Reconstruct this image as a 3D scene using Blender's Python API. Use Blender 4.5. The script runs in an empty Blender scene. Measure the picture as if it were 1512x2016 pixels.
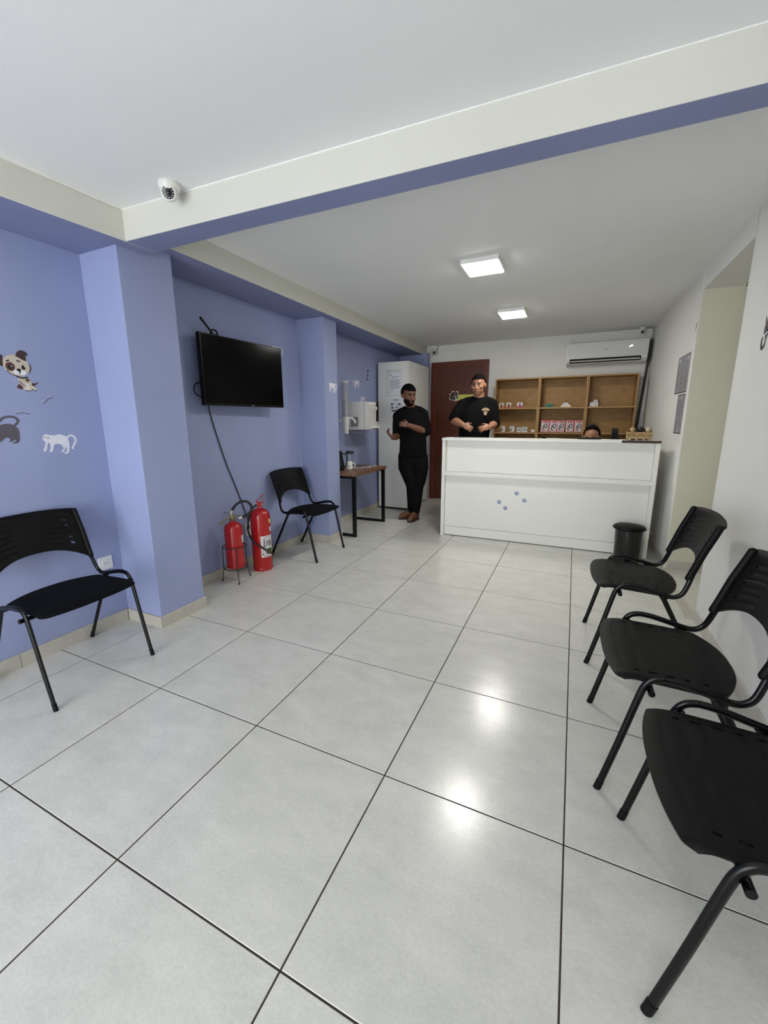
import bpy, bmesh, math, random
from mathutils import Vector, Matrix
random.seed(7)
PI = math.pi
C = bpy.context.scene.collection
scene = bpy.context.scene

# ------------------------------------------------------------------ camera
T = 0.62                                   # floor tile pitch in metres
CAM = Vector((1.7859, -0.5757, 1.3182))
YAW, PITCH, ROLL = -0.437600, -0.203649, -0.005886
FPX = 808.613
cam = bpy.data.cameras.new('camera')
camo = bpy.data.objects.new('camera', cam)
C.objects.link(camo)
fw = Vector((math.sin(YAW)*math.cos(PITCH), math.cos(YAW)*math.cos(PITCH), math.sin(PITCH)))
r0 = Vector((math.cos(YAW), -math.sin(YAW), 0)); u0 = r0.cross(fw)
rr = math.cos(ROLL)*r0 + math.sin(ROLL)*u0
uu = -math.sin(ROLL)*r0 + math.cos(ROLL)*u0
M = Matrix((rr, uu, -fw)).transposed().to_4x4(); M.translation = CAM
camo.matrix_world = M
cam.sensor_fit = 'VERTICAL'; cam.sensor_height = 36.0; cam.sensor_width = 27.0
cam.lens = FPX/2016*36.0
cam.shift_x = 8.22/2016; cam.shift_y = -15.4/2016
cam.clip_start = 0.02
scene.camera = camo

# ------------------------------------------------------------------ world, lights, exposure
world = bpy.data.worlds.new('world'); scene.world = world; world.use_nodes = True
bg = world.node_tree.nodes['Background']
bg.inputs[0].default_value = (0.97, 0.985, 1.0, 1); bg.inputs[1].default_value = 2.9
LAMP = 30.0                                # emission of the two ceiling panels
pl = bpy.data.lights.new('shopfront_daylight_portal', 'AREA')
pl.shape = 'RECTANGLE'; pl.size = 2.3; pl.size_y = 2.0
try: pl.cycles.is_portal = True
except Exception: pass
plo = bpy.data.objects.new('shopfront_daylight_portal', pl); C.objects.link(plo)
plo.location = (0.40, -2.62, 1.0); plo.rotation_euler = (PI/2, 0, 0)
vs = scene.view_settings
scene.display_settings.display_device = 'sRGB'
vs.view_transform = 'Standard'; vs.look = 'None'; vs.gamma = 1.0; vs.exposure = 1.24
vs.use_curve_mapping = False

# ------------------------------------------------------------------ materials
def lin(c):
    return tuple(((v/255)/12.92 if v/255 <= .04045 else ((v/255+.055)/1.055)**2.4) for v in c)
MATS = {}
def mat(name, rgb, rough=.5, metal=0.0, var=.06, scale=12.0, bump=0.0, bscale=200.0, spec=.5, trans=0.0, emit=0.0, coat=0.0, alpha=1.0):
    if name in MATS: return MATS[name]
    m = bpy.data.materials.new(name); m.use_nodes = True
    nt = m.node_tree; p = nt.nodes['Principled BSDF']
    c = lin(rgb)
    tc = nt.nodes.new('ShaderNodeTexCoord')
    nz = nt.nodes.new('ShaderNodeTexNoise'); nz.inputs['Scale'].default_value = scale; nz.inputs['Detail'].default_value = 4
    nt.links.new(tc.outputs['Object'], nz.inputs['Vector'])
    rp = nt.nodes.new('ShaderNodeValToRGB')
    rp.color_ramp.elements[0].position = .3; rp.color_ramp.elements[1].position = .7
    rp.color_ramp.elements[0].color = tuple(max(0, v*(1-var)) for v in c)+(1,)
    rp.color_ramp.elements[1].color = tuple(min(1, v*(1+var)) for v in c)+(1,)
    nt.links.new(nz.outputs['Fac'], rp.inputs['Fac'])
    nt.links.new(rp.outputs['Color'], p.inputs['Base Color'])
    p.inputs['Roughness'].default_value = rough; p.inputs['Metallic'].default_value = metal
    p.inputs['Specular IOR Level'].default_value = spec
    p.inputs['Transmission Weight'].default_value = trans
    p.inputs['Coat Weight'].default_value = coat
    p.inputs['Alpha'].default_value = alpha
    if emit:
        p.inputs['Emission Color'].default_value = c+(1,); p.inputs['Emission Strength'].default_value = emit
    if bump:
        n2 = nt.nodes.new('ShaderNodeTexNoise'); n2.inputs['Scale'].default_value = bscale; n2.inputs['Detail'].default_value = 3
        nt.links.new(tc.outputs['Object'], n2.inputs['Vector'])
        b = nt.nodes.new('ShaderNodeBump'); b.inputs['Strength'].default_value = bump; b.inputs['Distance'].default_value = .002
        nt.links.new(n2.outputs['Fac'], b.inputs['Height']); nt.links.new(b.outputs['Normal'], p.inputs['Normal'])
    MATS[name] = m
    return m

def wood(name, a, b, rough=.45, scale=(1.5, 1.5, 14), spec=.4):
    if name in MATS: return MATS[name]
    m = bpy.data.materials.new(name); m.use_nodes = True
    nt = m.node_tree; p = nt.nodes['Principled BSDF']
    tc = nt.nodes.new('ShaderNodeTexCoord'); mp = nt.nodes.new('ShaderNodeMapping')
    mp.inputs['Scale'].default_value = scale
    nz = nt.nodes.new('ShaderNodeTexNoise'); nz.inputs['Scale'].default_value = 6; nz.inputs['Detail'].default_value = 6; nz.inputs['Distortion'].default_value = .6
    rp = nt.nodes.new('ShaderNodeValToRGB')
    rp.color_ramp.elements[0].position = .3; rp.color_ramp.elements[1].position = .72
    rp.color_ramp.elements[0].color = lin(a)+(1,); rp.color_ramp.elements[1].color = lin(b)+(1,)
    nt.links.new(tc.outputs['Object'], mp.inputs['Vector']); nt.links.new(mp.outputs['Vector'], nz.inputs['Vector'])
    nt.links.new(nz.outputs['Fac'], rp.inputs['Fac']); nt.links.new(rp.outputs['Color'], p.inputs['Base Color'])
    p.inputs['Roughness'].default_value = rough; p.inputs['Specular IOR Level'].default_value = spec
    MATS[name] = m
    return m

def tile_mat(name, a, b, rough):
    m = bpy.data.materials.new(name); m.use_nodes = True
    nt = m.node_tree; p = nt.nodes['Principled BSDF']; L = nt.links.new
    tc = nt.nodes.new('ShaderNodeTexCoord'); oi = nt.nodes.new('ShaderNodeObjectInfo')
    add = nt.nodes.new('ShaderNodeVectorMath'); add.operation = 'ADD'
    mul = nt.nodes.new('ShaderNodeMath'); mul.operation = 'MULTIPLY'; mul.inputs[1].default_value = 40
    L(oi.outputs['Random'], mul.inputs[0])
    L(tc.outputs['Object'], add.inputs[0]); L(mul.outputs[0], add.inputs[1])
    mp = nt.nodes.new('ShaderNodeMapping'); mp.inputs['Scale'].default_value = (1.0, 1.7, 1.0)
    L(add.outputs[0], mp.inputs['Vector'])
    n1 = nt.nodes.new('ShaderNodeTexNoise'); n1.inputs['Scale'].default_value = 5.5; n1.inputs['Detail'].default_value = 7; n1.inputs['Roughness'].default_value = .66
    L(mp.outputs[0], n1.inputs['Vector'])
    rp = nt.nodes.new('ShaderNodeValToRGB')
    rp.color_ramp.elements[0].position = .36; rp.color_ramp.elements[1].position = .64
    rp.color_ramp.elements[0].color = lin(a)+(1,); rp.color_ramp.elements[1].color = lin(b)+(1,)
    n3 = nt.nodes.new('ShaderNodeTexNoise'); n3.inputs['Scale'].default_value = 85; n3.inputs['Detail'].default_value = 4
    L(mp.outputs[0], n3.inputs['Vector'])
    mx = nt.nodes.new('ShaderNodeMix'); mx.data_type = 'FLOAT'; mx.inputs[0].default_value = .38
    L(n1.outputs['Fac'], mx.inputs[2]); L(n3.outputs['Fac'], mx.inputs[3])
    L(mx.outputs[0], rp.inputs['Fac']); L(rp.outputs[0], p.inputs['Base Color'])
    n2 = nt.nodes.new('ShaderNodeTexNoise'); n2.inputs['Scale'].default_value = 30; n2.inputs['Detail'].default_value = 6
    L(mp.outputs[0], n2.inputs['Vector'])
    mr = nt.nodes.new('ShaderNodeMapRange'); mr.inputs[3].default_value = rough-.05; mr.inputs[4].default_value = rough+.07
    L(n2.outputs['Fac'], mr.inputs[0]); L(mr.outputs[0], p.inputs['Roughness'])
    bp = nt.nodes.new('ShaderNodeBump'); bp.inputs['Strength'].default_value = .02; bp.inputs['Distance'].default_value = .002
    L(n2.outputs['Fac'], bp.inputs['Height']); L(bp.outputs[0], p.inputs['Normal'])
    p.inputs['Specular IOR Level'].default_value = .62
    MATS[name] = m
    return m

def wall_mat(name, rgb, rough=.7, var=.02):
    return mat(name, rgb, rough, var=var, scale=2.2, bump=.12, bscale=160, spec=.25)

WHITE = wall_mat('white_wall_paint', (226, 226, 221))
CEIL = wall_mat('ceiling_paint', (232, 233, 232), .8, .012)
BEAMP = wall_mat('beam_paint', (212, 212, 203))
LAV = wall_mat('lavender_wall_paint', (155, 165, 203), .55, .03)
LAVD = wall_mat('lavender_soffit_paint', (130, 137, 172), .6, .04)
BEIGE = wall_mat('beige_corridor_paint', (214, 212, 192), .7, .02)
TILE = tile_mat('porcelain_tile', (204, 204, 196), (222, 221, 213), .205)
SKIRT = tile_mat('skirting_tile', (184, 180, 168), (202, 198, 187), .4)
GROUT = mat('brown_grout', (58, 49, 44), .9, var=.2, scale=30)
BLK = mat('black_plastic', (7, 7, 7), .5, var=.2, scale=40, bump=.25, bscale=400, spec=.18)
BLKM = mat('black_enamel_tube', (5, 5, 5), .24, var=.1, spec=.3)
CLOTHSEAT = mat('black_fabric', (9, 10, 14), .92, var=.3, scale=300, bump=.6, bscale=900, spec=.15)
LAMIN = mat('white_laminate', (236, 236, 230), .32, var=.012, scale=3, spec=.4)
LACQ = mat('white_cabinet_board', (226, 226, 222), .4, var=.015, scale=3)
BLACK = mat('matte_black', (10, 10, 11), .6, var=.2)

# ------------------------------------------------------------------ mesh helpers
def link(o, parent=None):
    C.objects.link(o)
    if parent is not None: o.parent = parent
    return o
def tag(o, label=None, cat=None, group=None, kind=None):
    if label: o['label'] = label
    if cat: o['category'] = cat
    if group: o['group'] = group
    if kind: o['kind'] = kind
    return o
def empty(name, loc, label=None, cat=None, group=None, rz=0.0):
    o = bpy.data.objects.new(name, None); o.location = loc; o.rotation_euler = (0, 0, rz)
    o.empty_display_size = .1
    link(o); return tag(o, label, cat, group)
class MB:
    """collects shapes; build() links them as one mesh object"""
    def __init__(s): s.v = []; s.f = []; s.mi = []; s.m = 0
    def add(s, vs, fs, mi=None):
        b = len(s.v); s.v += [tuple(v) for v in vs]
        s.f += [tuple(b+i for i in f) for f in fs]; s.mi += [s.m if mi is None else mi]*len(fs)
        return s
    def box(s, a, b, mi=None, mtx=None):
        x0, y0, z0 = a; x1, y1, z1 = b
        vs = [(x0,y0,z0),(x1,y0,z0),(x1,y1,z0),(x0,y1,z0),(x0,y0,z1),(x1,y0,z1),(x1,y1,z1),(x0,y1,z1)]
        if mtx is not None: vs = [mtx @ Vector(v) for v in vs]
        return s.add(vs, [(0,3,2,1),(4,5,6,7),(0,1,5,4),(1,2,6,5),(2,3,7,6),(3,0,4,7)], mi)
    def prism(s, pts, z0, z1, mi=None, M=None):
        n = len(pts)
        vs = [Vector((p[0], p[1], z0)) for p in pts]+[Vector((p[0], p[1], z1)) for p in pts]
        if M is not None: vs = [M @ v for v in vs]
        fs = [tuple(range(n-1, -1, -1)), tuple(range(n, 2*n))]+[(i, (i+1) % n, n+(i+1) % n, n+i) for i in range(n)]
        return s.add(vs, fs, mi)
    def tube(s, pts, r, n=10, closed=False, caps=True, mi=None, flat=None, up=None):
        """sweep; r scalar or list; flat=(ru,rv) multipliers for an oval section"""
        P = [Vector(p) for p in pts]; N = len(P)
        R = r if isinstance(r, (list, tuple)) else [r]*N
        tang = []
        for i in range(N):
            if closed: t = P[(i+1) % N]-P[i-1]
            else: t = P[min(i+1, N-1)]-P[max(i-1, 0)]
            if t.length < 1e-9: t = Vector((0, 0, 1))
            tang.append(t.normalized())
        ref = Vector(up) if up else (Vector((0, 0, 1)) if abs(tang[0].z) < .9 else Vector((1, 0, 0)))
        u = (ref-tang[0]*ref.dot(tang[0])).normalized()
        vs = []; fs = []
        fu, fv = flat or (1, 1)
        for i in range(N):
            u = (u-tang[i]*u.dot(tang[i])).normalized(); w = tang[i].cross(u)
            for k in range(n):
                a = 2*PI*k/n
                vs.append(P[i]+u*(math.cos(a)*R[i]*fu)+w*(math.sin(a)*R[i]*fv))
        segs = N if closed else N-1
        for i in range(segs):
            j = (i+1) % N
            for k in range(n):
                fs.append((i*n+k, i*n+(k+1) % n, j*n+(k+1) % n, j*n+k))
        if caps and not closed:
            fs.append(tuple(range(n-1, -1, -1))); fs.append(tuple((N-1)*n+k for k in range(n)))
        return s.add(vs, fs, mi)
    def capsule(s, pts, rs, n=14, flat=None, up=None):
        P = [Vector(p) for p in pts]
        d0 = (P[0]-P[1]).normalized(); d1 = (P[-1]-P[-2]).normalized()
        a = [(P[0]+d0*rs[0]*math.sin(t), rs[0]*math.cos(t)) for t in (1.45, 1.0, .5)]
        b = [(P[-1]+d1*rs[-1]*math.sin(t), rs[-1]*math.cos(t)) for t in (.5, 1.0, 1.45)]
        al = a+list(zip(P, rs))+b
        return s.tube([x[0] for x in al], [x[1] for x in al], n, flat=flat, up=up)
    def ell(s, c, r, R=None, nu=20, nv=12, keep=None, mi=None):
        c = Vector(c); vs = []; fs = []
        for j in range(nv+1):
            t = PI*j/nv
            for i in range(nu):
                a = 2*PI*i/nu
                v = Vector((r[0]*math.sin(t)*math.cos(a), r[1]*math.sin(t)*math.sin(a), r[2]*math.cos(t)))
                if R is not None: v = R @ v
                vs.append(c+v)
        for j in range(nv):
            for i in range(nu):
                q = (j*nu+i, (j+1)*nu+i, (j+1)*nu+(i+1) % nu, j*nu+(i+1) % nu)
                if keep is None or all(keep(vs[k]) for k in q):
                    if j == 0: q = (q[0], q[1], q[2])
                    elif j == nv-1: q = (q[0], q[1], q[3])
                    fs.append(q)
        return s.add(vs, fs, mi)
    def lathe(s, prof, n=28, c=(0, 0, 0), mi=None, cap=True):
        c = Vector(c); vs = []; fs = []
        for r, z in prof:
            for k in range(n):
                a = 2*PI*k/n; vs.append(c+Vector((r*math.cos(a), r*math.sin(a), z)))
        for i in range(len(prof)-1):
            for k in range(n):
                fs.append((i*n+k, i*n+(k+1) % n, (i+1)*n+(k+1) % n, (i+1)*n+k))
        if cap:
            fs.append(tuple(range(n-1, -1, -1))); fs.append(tuple((len(prof)-1)*n+k for k in range(n)))
        return s.add(vs, fs, mi)
    def xf(s, Mx):
        s.v = [tuple(Mx @ Vector(v)) for v in s.v]; return s
    def mesh(s, name, mats, smooth=False, bevel=0.0, seg=2, merge=1e-5):
        me = bpy.data.meshes.new(name)
        bm = bmesh.new()
        bv = [bm.verts.new(v) for v in s.v]
        for f, mi in zip(s.f, s.mi):
            idx = []
            for i in f:
                if i not in idx: idx.append(i)
            if len(idx) < 3: continue
            try: bf = bm.faces.new([bv[i] for i in idx])
            except ValueError: continue
            bf.material_index = mi
        bmesh.ops.remove_doubles(bm, verts=bm.verts, dist=merge)
        lo = [v for v in bm.verts if not v.link_faces]
        if lo: bmesh.ops.delete(bm, geom=lo, context='VERTS')
        bmesh.ops.recalc_face_normals(bm, faces=bm.faces)
        if bevel:
            es = [e for e in bm.edges if len(e.link_faces) == 2 and e.calc_face_angle(0) > .5]
            bmesh.ops.bevel(bm, geom=es, offset=bevel, segments=seg, affect='EDGES', profile=.6, clamp_overlap=True)
        bm.to_mesh(me); bm.free()
        for m in (mats if isinstance(mats, (list, tuple)) else [mats]): me.materials.append(m)
        if smooth:
            for p in me.polygons: p.use_smooth = True
            try: me.set_sharp_from_angle(angle=.7)
            except Exception: pass
        return me
    def build(s, name, mats, parent=None, smooth=False, bevel=0.0, seg=2, **k):
        return link(bpy.data.objects.new(name, s.mesh(name, mats, smooth, bevel, seg, **k)), parent)
def box(name, a, b, m, parent=None, bevel=0.0, seg=2):
    """a box whose origin is at its own centre"""
    c = [(a[i]+b[i])/2 for i in range(3)]
    o = MB().box([a[i]-c[i] for i in range(3)], [b[i]-c[i] for i in range(3)]).build(name, m, parent, bevel=bevel, seg=seg)
    o.location = c
    return o
def smooth_path(pts, k=6):
    """Catmull-Rom through the points"""
    P = [Vector(p) for p in pts]; out = []
    for i in range(len(P)-1):
        a = P[max(i-1, 0)]; b = P[i]; c = P[i+1]; d = P[min(i+2, len(P)-1)]
        for j in range(k):
            t = j/k
            out.append(.5*((2*b)+(c-a)*t+(2*a-5*b+4*c-d)*t*t+(3*b-3*c+d-a)*t**3))
    out.append(P[-1]); return out
def plane_frame(o, ax, up, n):
    return Matrix(((ax[0], up[0], n[0], o[0]), (ax[1], up[1], n[1], o[1]), (ax[2], up[2], n[2], o[2]), (0, 0, 0, 1)))
LW = lambda y, z, x=-.86: plane_frame((x, y, z), (0, 1, 0), (0, 0, 1), (1, 0, 0))      # left wall, seen from the room
RW = lambda y, z, x=2.61: plane_frame((x, y, z), (0, -1, 0), (0, 0, 1), (-1, 0, 0))    # right wall
FW = lambda x, z, y: plane_frame((x, y, z), (1, 0, 0), (0, 0, 1), (0, -1, 0))          # faces the camera side (-y)
def ellipse(cx, cy, rx, ry, n=20, rot=0.0):
    return [(cx+rx*math.cos(a)*math.cos(rot)-ry*math.sin(a)*math.sin(rot), cy+rx*math.cos(a)*math.sin(rot)+ry*math.sin(a)*math.cos(rot)) for a in [2*PI*k/n for k in range(n)]]
def stroke(pts, w):
    """a thick line as a polygon; w scalar or list of half widths"""
    P = [Vector(p).to_2d() if len(p) > 2 else Vector(p) for p in pts]; L = []; R = []
    W = w if isinstance(w, (list, tuple)) else [w]*len(P)
    for i, p in enumerate(P):
        t = (P[min(i+1, len(P)-1)]-P[max(i-1, 0)]).normalized(); nn = Vector((-t.y, t.x))
        L.append(tuple(p+nn*W[i])); R.append(tuple(p-nn*W[i]))
    return L+R[::-1]
def spath2(pts, k=6): return [(p.x, p.y) for p in smooth_path([(a, b, 0) for a, b in pts], k)]
def flat(name, polys, m, Mx, z0=0.0, z1=.0012, parent=None):
    b = MB()
    for q in polys: b.prism(q, z0, z1, M=Mx)
    return b.build(name, m, parent)
def text_mesh(name, s, size, m, Mx, depth=.0008, parent=None, align='CENTER'):
    cu = bpy.data.curves.new(name, 'FONT'); cu.body = s; cu.size = size; cu.extrude = depth
    cu.align_x = align; cu.align_y = 'CENTER'; cu.resolution_u = 3
    t = bpy.data.objects.new(name, cu); C.objects.link(t)
    dg = bpy.context.evaluated_depsgraph_get(); dg.update()
    me = bpy.data.meshes.new_from_object(t.evaluated_get(dg))
    bpy.data.objects.remove(t); bpy.data.curves.remove(cu)
    me.transform(Mx); me.materials.clear(); me.materials.append(m); me.name = name
    return link(bpy.data.objects.new(name, me), parent)
def copy_tree(o, parent=None):
    c = o.copy(); C.objects.link(c)
    if parent is not None: c.parent = parent
    for ch in list(o.children): copy_tree(ch, c)
    return c

# ------------------------------------------------------------------ the room
XL, XR, YB, YF = -.86, 2.61, 6.03, -2.6
BZ = 2.25                                   # underside of the front beams
CZF, CZB = 2.40, 2.45                       # ceilings before and behind the cross beam
def struct(o): o['kind'] = 'structure'; return o

fl = struct(MB().box((-.95, YF, -.08), (3.85, 6.2, -.0013)).build('floor', GROUT))
gap = .0024
cache = {}
def floor_tile(x0, x1, y0, y1):
    k = (round(x1-x0, 4), round(y1-y0, 4))
    if k not in cache:
        a, b = k[0]/2, k[1]/2
        cache[k] = MB().box((-a, -b, -.008), (a, b, 0)).mesh('floor_tile', TILE, bevel=.0012, seg=1)
    o = link(bpy.data.objects.new('floor_tile', cache[k]), fl); o.location = ((x0+x1)/2, (y0+y1)/2, 0)
for i in range(-2, 7):
    for j in range(-5, 10):
        x0, x1, y0, y1 = i*T+gap, (i+1)*T-gap, j*T+gap, (j+1)*T-gap
        x0 = max(x0, XL-.02); y0 = max(y0, YF); y1 = min(y1, YB+.02)
        if x1 > XR+.02:                     # only the side corridor goes on beyond the right wall
            if y0 < 3.66 and y1 > 2.6:
                ya, yb = max(y0, 2.60), min(y1, 3.66)
                if yb-ya > .02: floor_tile(max(x0, XR+.013) if y0 < 2.6 or y1 > 3.66 else x0, min(x1, 3.8), ya, yb)
                if not (y0 < 2.6 or y1 > 3.66): continue
            x1 = XR+.012
        if x1-x0 > .02 and y1-y0 > .02: floor_tile(x0, x1, y0, y1)

# left wall with lavender paint; pillars; beams with white faces and lavender undersides
struct(MB().box((-1.02, YF, 0), (XL, 6.2, 2.5)).build('wall_left', LAV))
struct(MB().box((XL-.02, 1.045, 0), (-.535, 1.39, 2.318)).build('pillar', LAV, bevel=.004, seg=2))
struct(MB().box((XL-.02, 3.11, 0), (-.545, 3.36, 2.32)).build('pillar', LAV, bevel=.004, seg=2))
struct(MB().box((XL-.02, 5.86, 0), (-.40, 6.1, 2.33)).build('pillar', LAV, bevel=.004, seg=2))
def beam(name, foot, z0, z1):
    b = MB(); n = len(foot)
    b.v = [(p[0], p[1], z0) for p in foot]+[(p[0], p[1], z1) for p in foot]
    b.f = [tuple(range(n-1, -1, -1)), tuple(range(n, 2*n))]+[(i, (i+1) % n, n+(i+1) % n, n+i) for i in range(n)]
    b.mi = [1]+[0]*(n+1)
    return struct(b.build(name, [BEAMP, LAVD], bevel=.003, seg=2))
cf = lambda x: 1.044+(x+.451)*.040
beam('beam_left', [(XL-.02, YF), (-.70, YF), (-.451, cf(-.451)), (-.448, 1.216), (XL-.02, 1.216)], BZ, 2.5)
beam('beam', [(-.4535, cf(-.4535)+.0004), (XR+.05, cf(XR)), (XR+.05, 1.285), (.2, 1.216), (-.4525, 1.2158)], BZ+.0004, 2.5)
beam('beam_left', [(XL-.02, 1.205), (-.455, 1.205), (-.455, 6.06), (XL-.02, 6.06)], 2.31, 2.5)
ce = MB().box((-1.0, YF, CZF), (XR+.2, 1.15, 2.56)).box((-1.0, 1.15, CZB), (XR+.2, 6.2, 2.56)).box((XR+.2, 2.4, CZB), (3.95, 3.9, 2.56))
struct(ce.build('ceiling', CEIL))
struct(MB().tube([(-.455, YF, CZF-.001), (-.455, .9, CZF-.001), (-.447, cf(-.45), CZF-.001), (XR, cf(XR), CZF-.001)], .0035, 6).build('trim_3', mat('white_caulk', (240, 240, 236), .6)))
# back wall around the door
struct(MB().box((-1.0, YB, 0), (-.33, 6.16, 2.5)).box((.51, YB, 0), (2.9, 6.16, 2.5)).box((-.33, YB, 2.165), (.51, 6.16, 2.5)).box((-.33, 6.06, 0), (.51, 6.16, 2.165)).build('wall_back', WHITE))
# right wall, its opening and the side corridor
struct(MB().box((XR, YF, 0), (2.86, 2.60, 2.5)).box((XR, 3.655, 0), (2.86, 6.16, 2.5)).box((XR, 2.60, 2.30), (2.86, 3.655, 2.5)).build('wall_right', [WHITE], bevel=.004, seg=2))
struct(MB().box((XR-.004, 3.655, 0), (XR+.01, 3.73, 2.45)).build('trim_1', WHITE, bevel=.0015))
struct(MB().box((XR+.003, 3.649, .0), (3.9, 3.70, 2.298)).box((2.87, 3.649, 2.29), (3.9, 3.70, 2.5)).box((2.865, 2.40, 0), (3.9, 2.60, 2.5)).box((3.80, 2.5, 0), (3.9, 3.7, 2.5)).build('wall_corridor', BEIGE))
box('trim_2', (XR-.05, 2.60, -.003), (XR+.012, 3.655, .004), SKIRT)['kind'] = 'structure'
# unseen shopfront behind the viewer: lintel lowered and piers placed to shape the daylight
struct(MB().box((-1.02, YF-.15, 0), (-.75, YF, 2.5)).box((1.55, YF-.15, 0), (2.86, YF, 2.5)).box((-.75, YF-.15, 2.0), (1.55, YF, 2.5)).build('wall_front', WHITE))

# baseboards: tiles with joints
def baseboard(name, runs):
    root = None
    for (p, q, nrm) in runs:
        p = Vector((*p, 0)); q = Vector((*q, 0)); L = (q-p).length; d = (q-p)/L; n = Vector((*nrm, 0))
        if root is None:
            root = bpy.data.objects.new(name, None); link(root); struct(root)
        k = max(1, round(L/T)); s = 0
        cuts = [0]+[L*i/k for i in range(1, k)]+[L]
        for a, b in zip(cuts, cuts[1:]):
            m = MB()
            A = p+d*(a+.001); B = p+d*(b-.001)
            m.prism([(A.x, A.y), (B.x, B.y), ((B+n*.011).x, (B+n*.011).y), ((A+n*.011).x, (A+n*.011).y)], 0, .078)
            m.build('baseboard_tile', SKIRT, root, bevel=.0015, seg=1)
baseboard('baseboard_left', [((XL, YF), (XL, 1.034), (1, 0)), ((XL+.011, 1.045), (-.524, 1.045), (0, -1)), ((-.535, 1.045), (-.535, 1.39), (1, 0)), ((-.524, 1.39), (XL+.011, 1.39), (0, 1)),
    ((XL, 1.401), (XL, 3.099), (1, 0)), ((XL+.011, 3.11), (-.534, 3.11), (0, -1)), ((-.545, 3.11), (-.545, 3.36), (1, 0)), ((-.534, 3.36), (XL+.011, 3.36), (0, 1)), ((XL, 3.371), (XL, 5.84), (1, 0))])
baseboard('baseboard_back', [((.55, YB), (2.59, YB), (0, -1))])
baseboard('baseboard_right', [((XR, YF), (XR, 2.60), (-1, 0)), ((XR, 3.655), (XR, 6.01), (-1, 0)), ((XR+.02, 3.649), (3.78, 3.649), (0, -1))])

# ------------------------------------------------------------------ door at the back
DW = wood('reddish_door_wood', (72, 29, 11), (88, 39, 16), .4, (6, 1.5, .6))
DF = wood('door_frame_wood', (84, 36, 15), (102, 46, 20), .4, (6, 1.5, .6))
d1 = MB().box((-.29, 6.005, .006), (.46, 6.04, 2.118)).build('door_1', DW, bevel=.002); struct(d1)
fr = MB()
fr.box((-.365, 5.992, 0), (-.29, 6.05, 2.195)).box((.46, 5.992, 0), (.54, 6.05, 2.195)).box((-.29, 5.992, 2.118), (.46, 6.05, 2.195))
fr.box((-.302, 6.0, 0), (-.284, 6.02, 2.13)).box((.455, 6.0, 0), (.473, 6.02, 2.13)).box((-.29, 6.0, 2.106), (.46, 6.02, 2.13))
fr.build('door_frame', DF, d1, bevel=.003)
hd = MB().lathe([(.026, 0), (.026, .008)], 16).tube([(0, 0, .004), (0, 0, .05), (-.02, 0, .055), (-.11, 0, .055)], .009, 8)
hd.xf(plane_frame((.40, 6.004, 1.02), (1, 0, 0), (0, 0, 1), (0, -1, 0))).build('door_handle', mat('satin_metal', (170, 168, 160), .35, 1.0), d1, smooth=True)

# ------------------------------------------------------------------ ceiling lamps
def lamp(x, y, sx, sy, label):
    t = empty('ceiling_lamp', (x, y, CZB), label, 'lamp', 'square panel lamps on the rear ceiling')
    f = MB().box((-sx/2, -sy/2, -.032), (sx/2, sy/2, 0)).build('lamp_housing', mat('white_lamp_rim', (240, 240, 236), .5), t, bevel=.004)
    MB().box((-sx/2+.010, -sy/2+.010, -.036), (sx/2-.010, sy/2-.010, -.0315)).build('diffuser', mat('lamp_diffuser', (255, 252, 244), .5, emit=LAMP, var=0), t, bevel=.002)
lamp(1.07, 2.80, .275, .30, 'lit square panel lamp on the rear ceiling, the nearer one just past the beam')
lamp(1.08, 4.36, .275, .32, 'lit square panel lamp on the rear ceiling, farther one near the counter')

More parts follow.
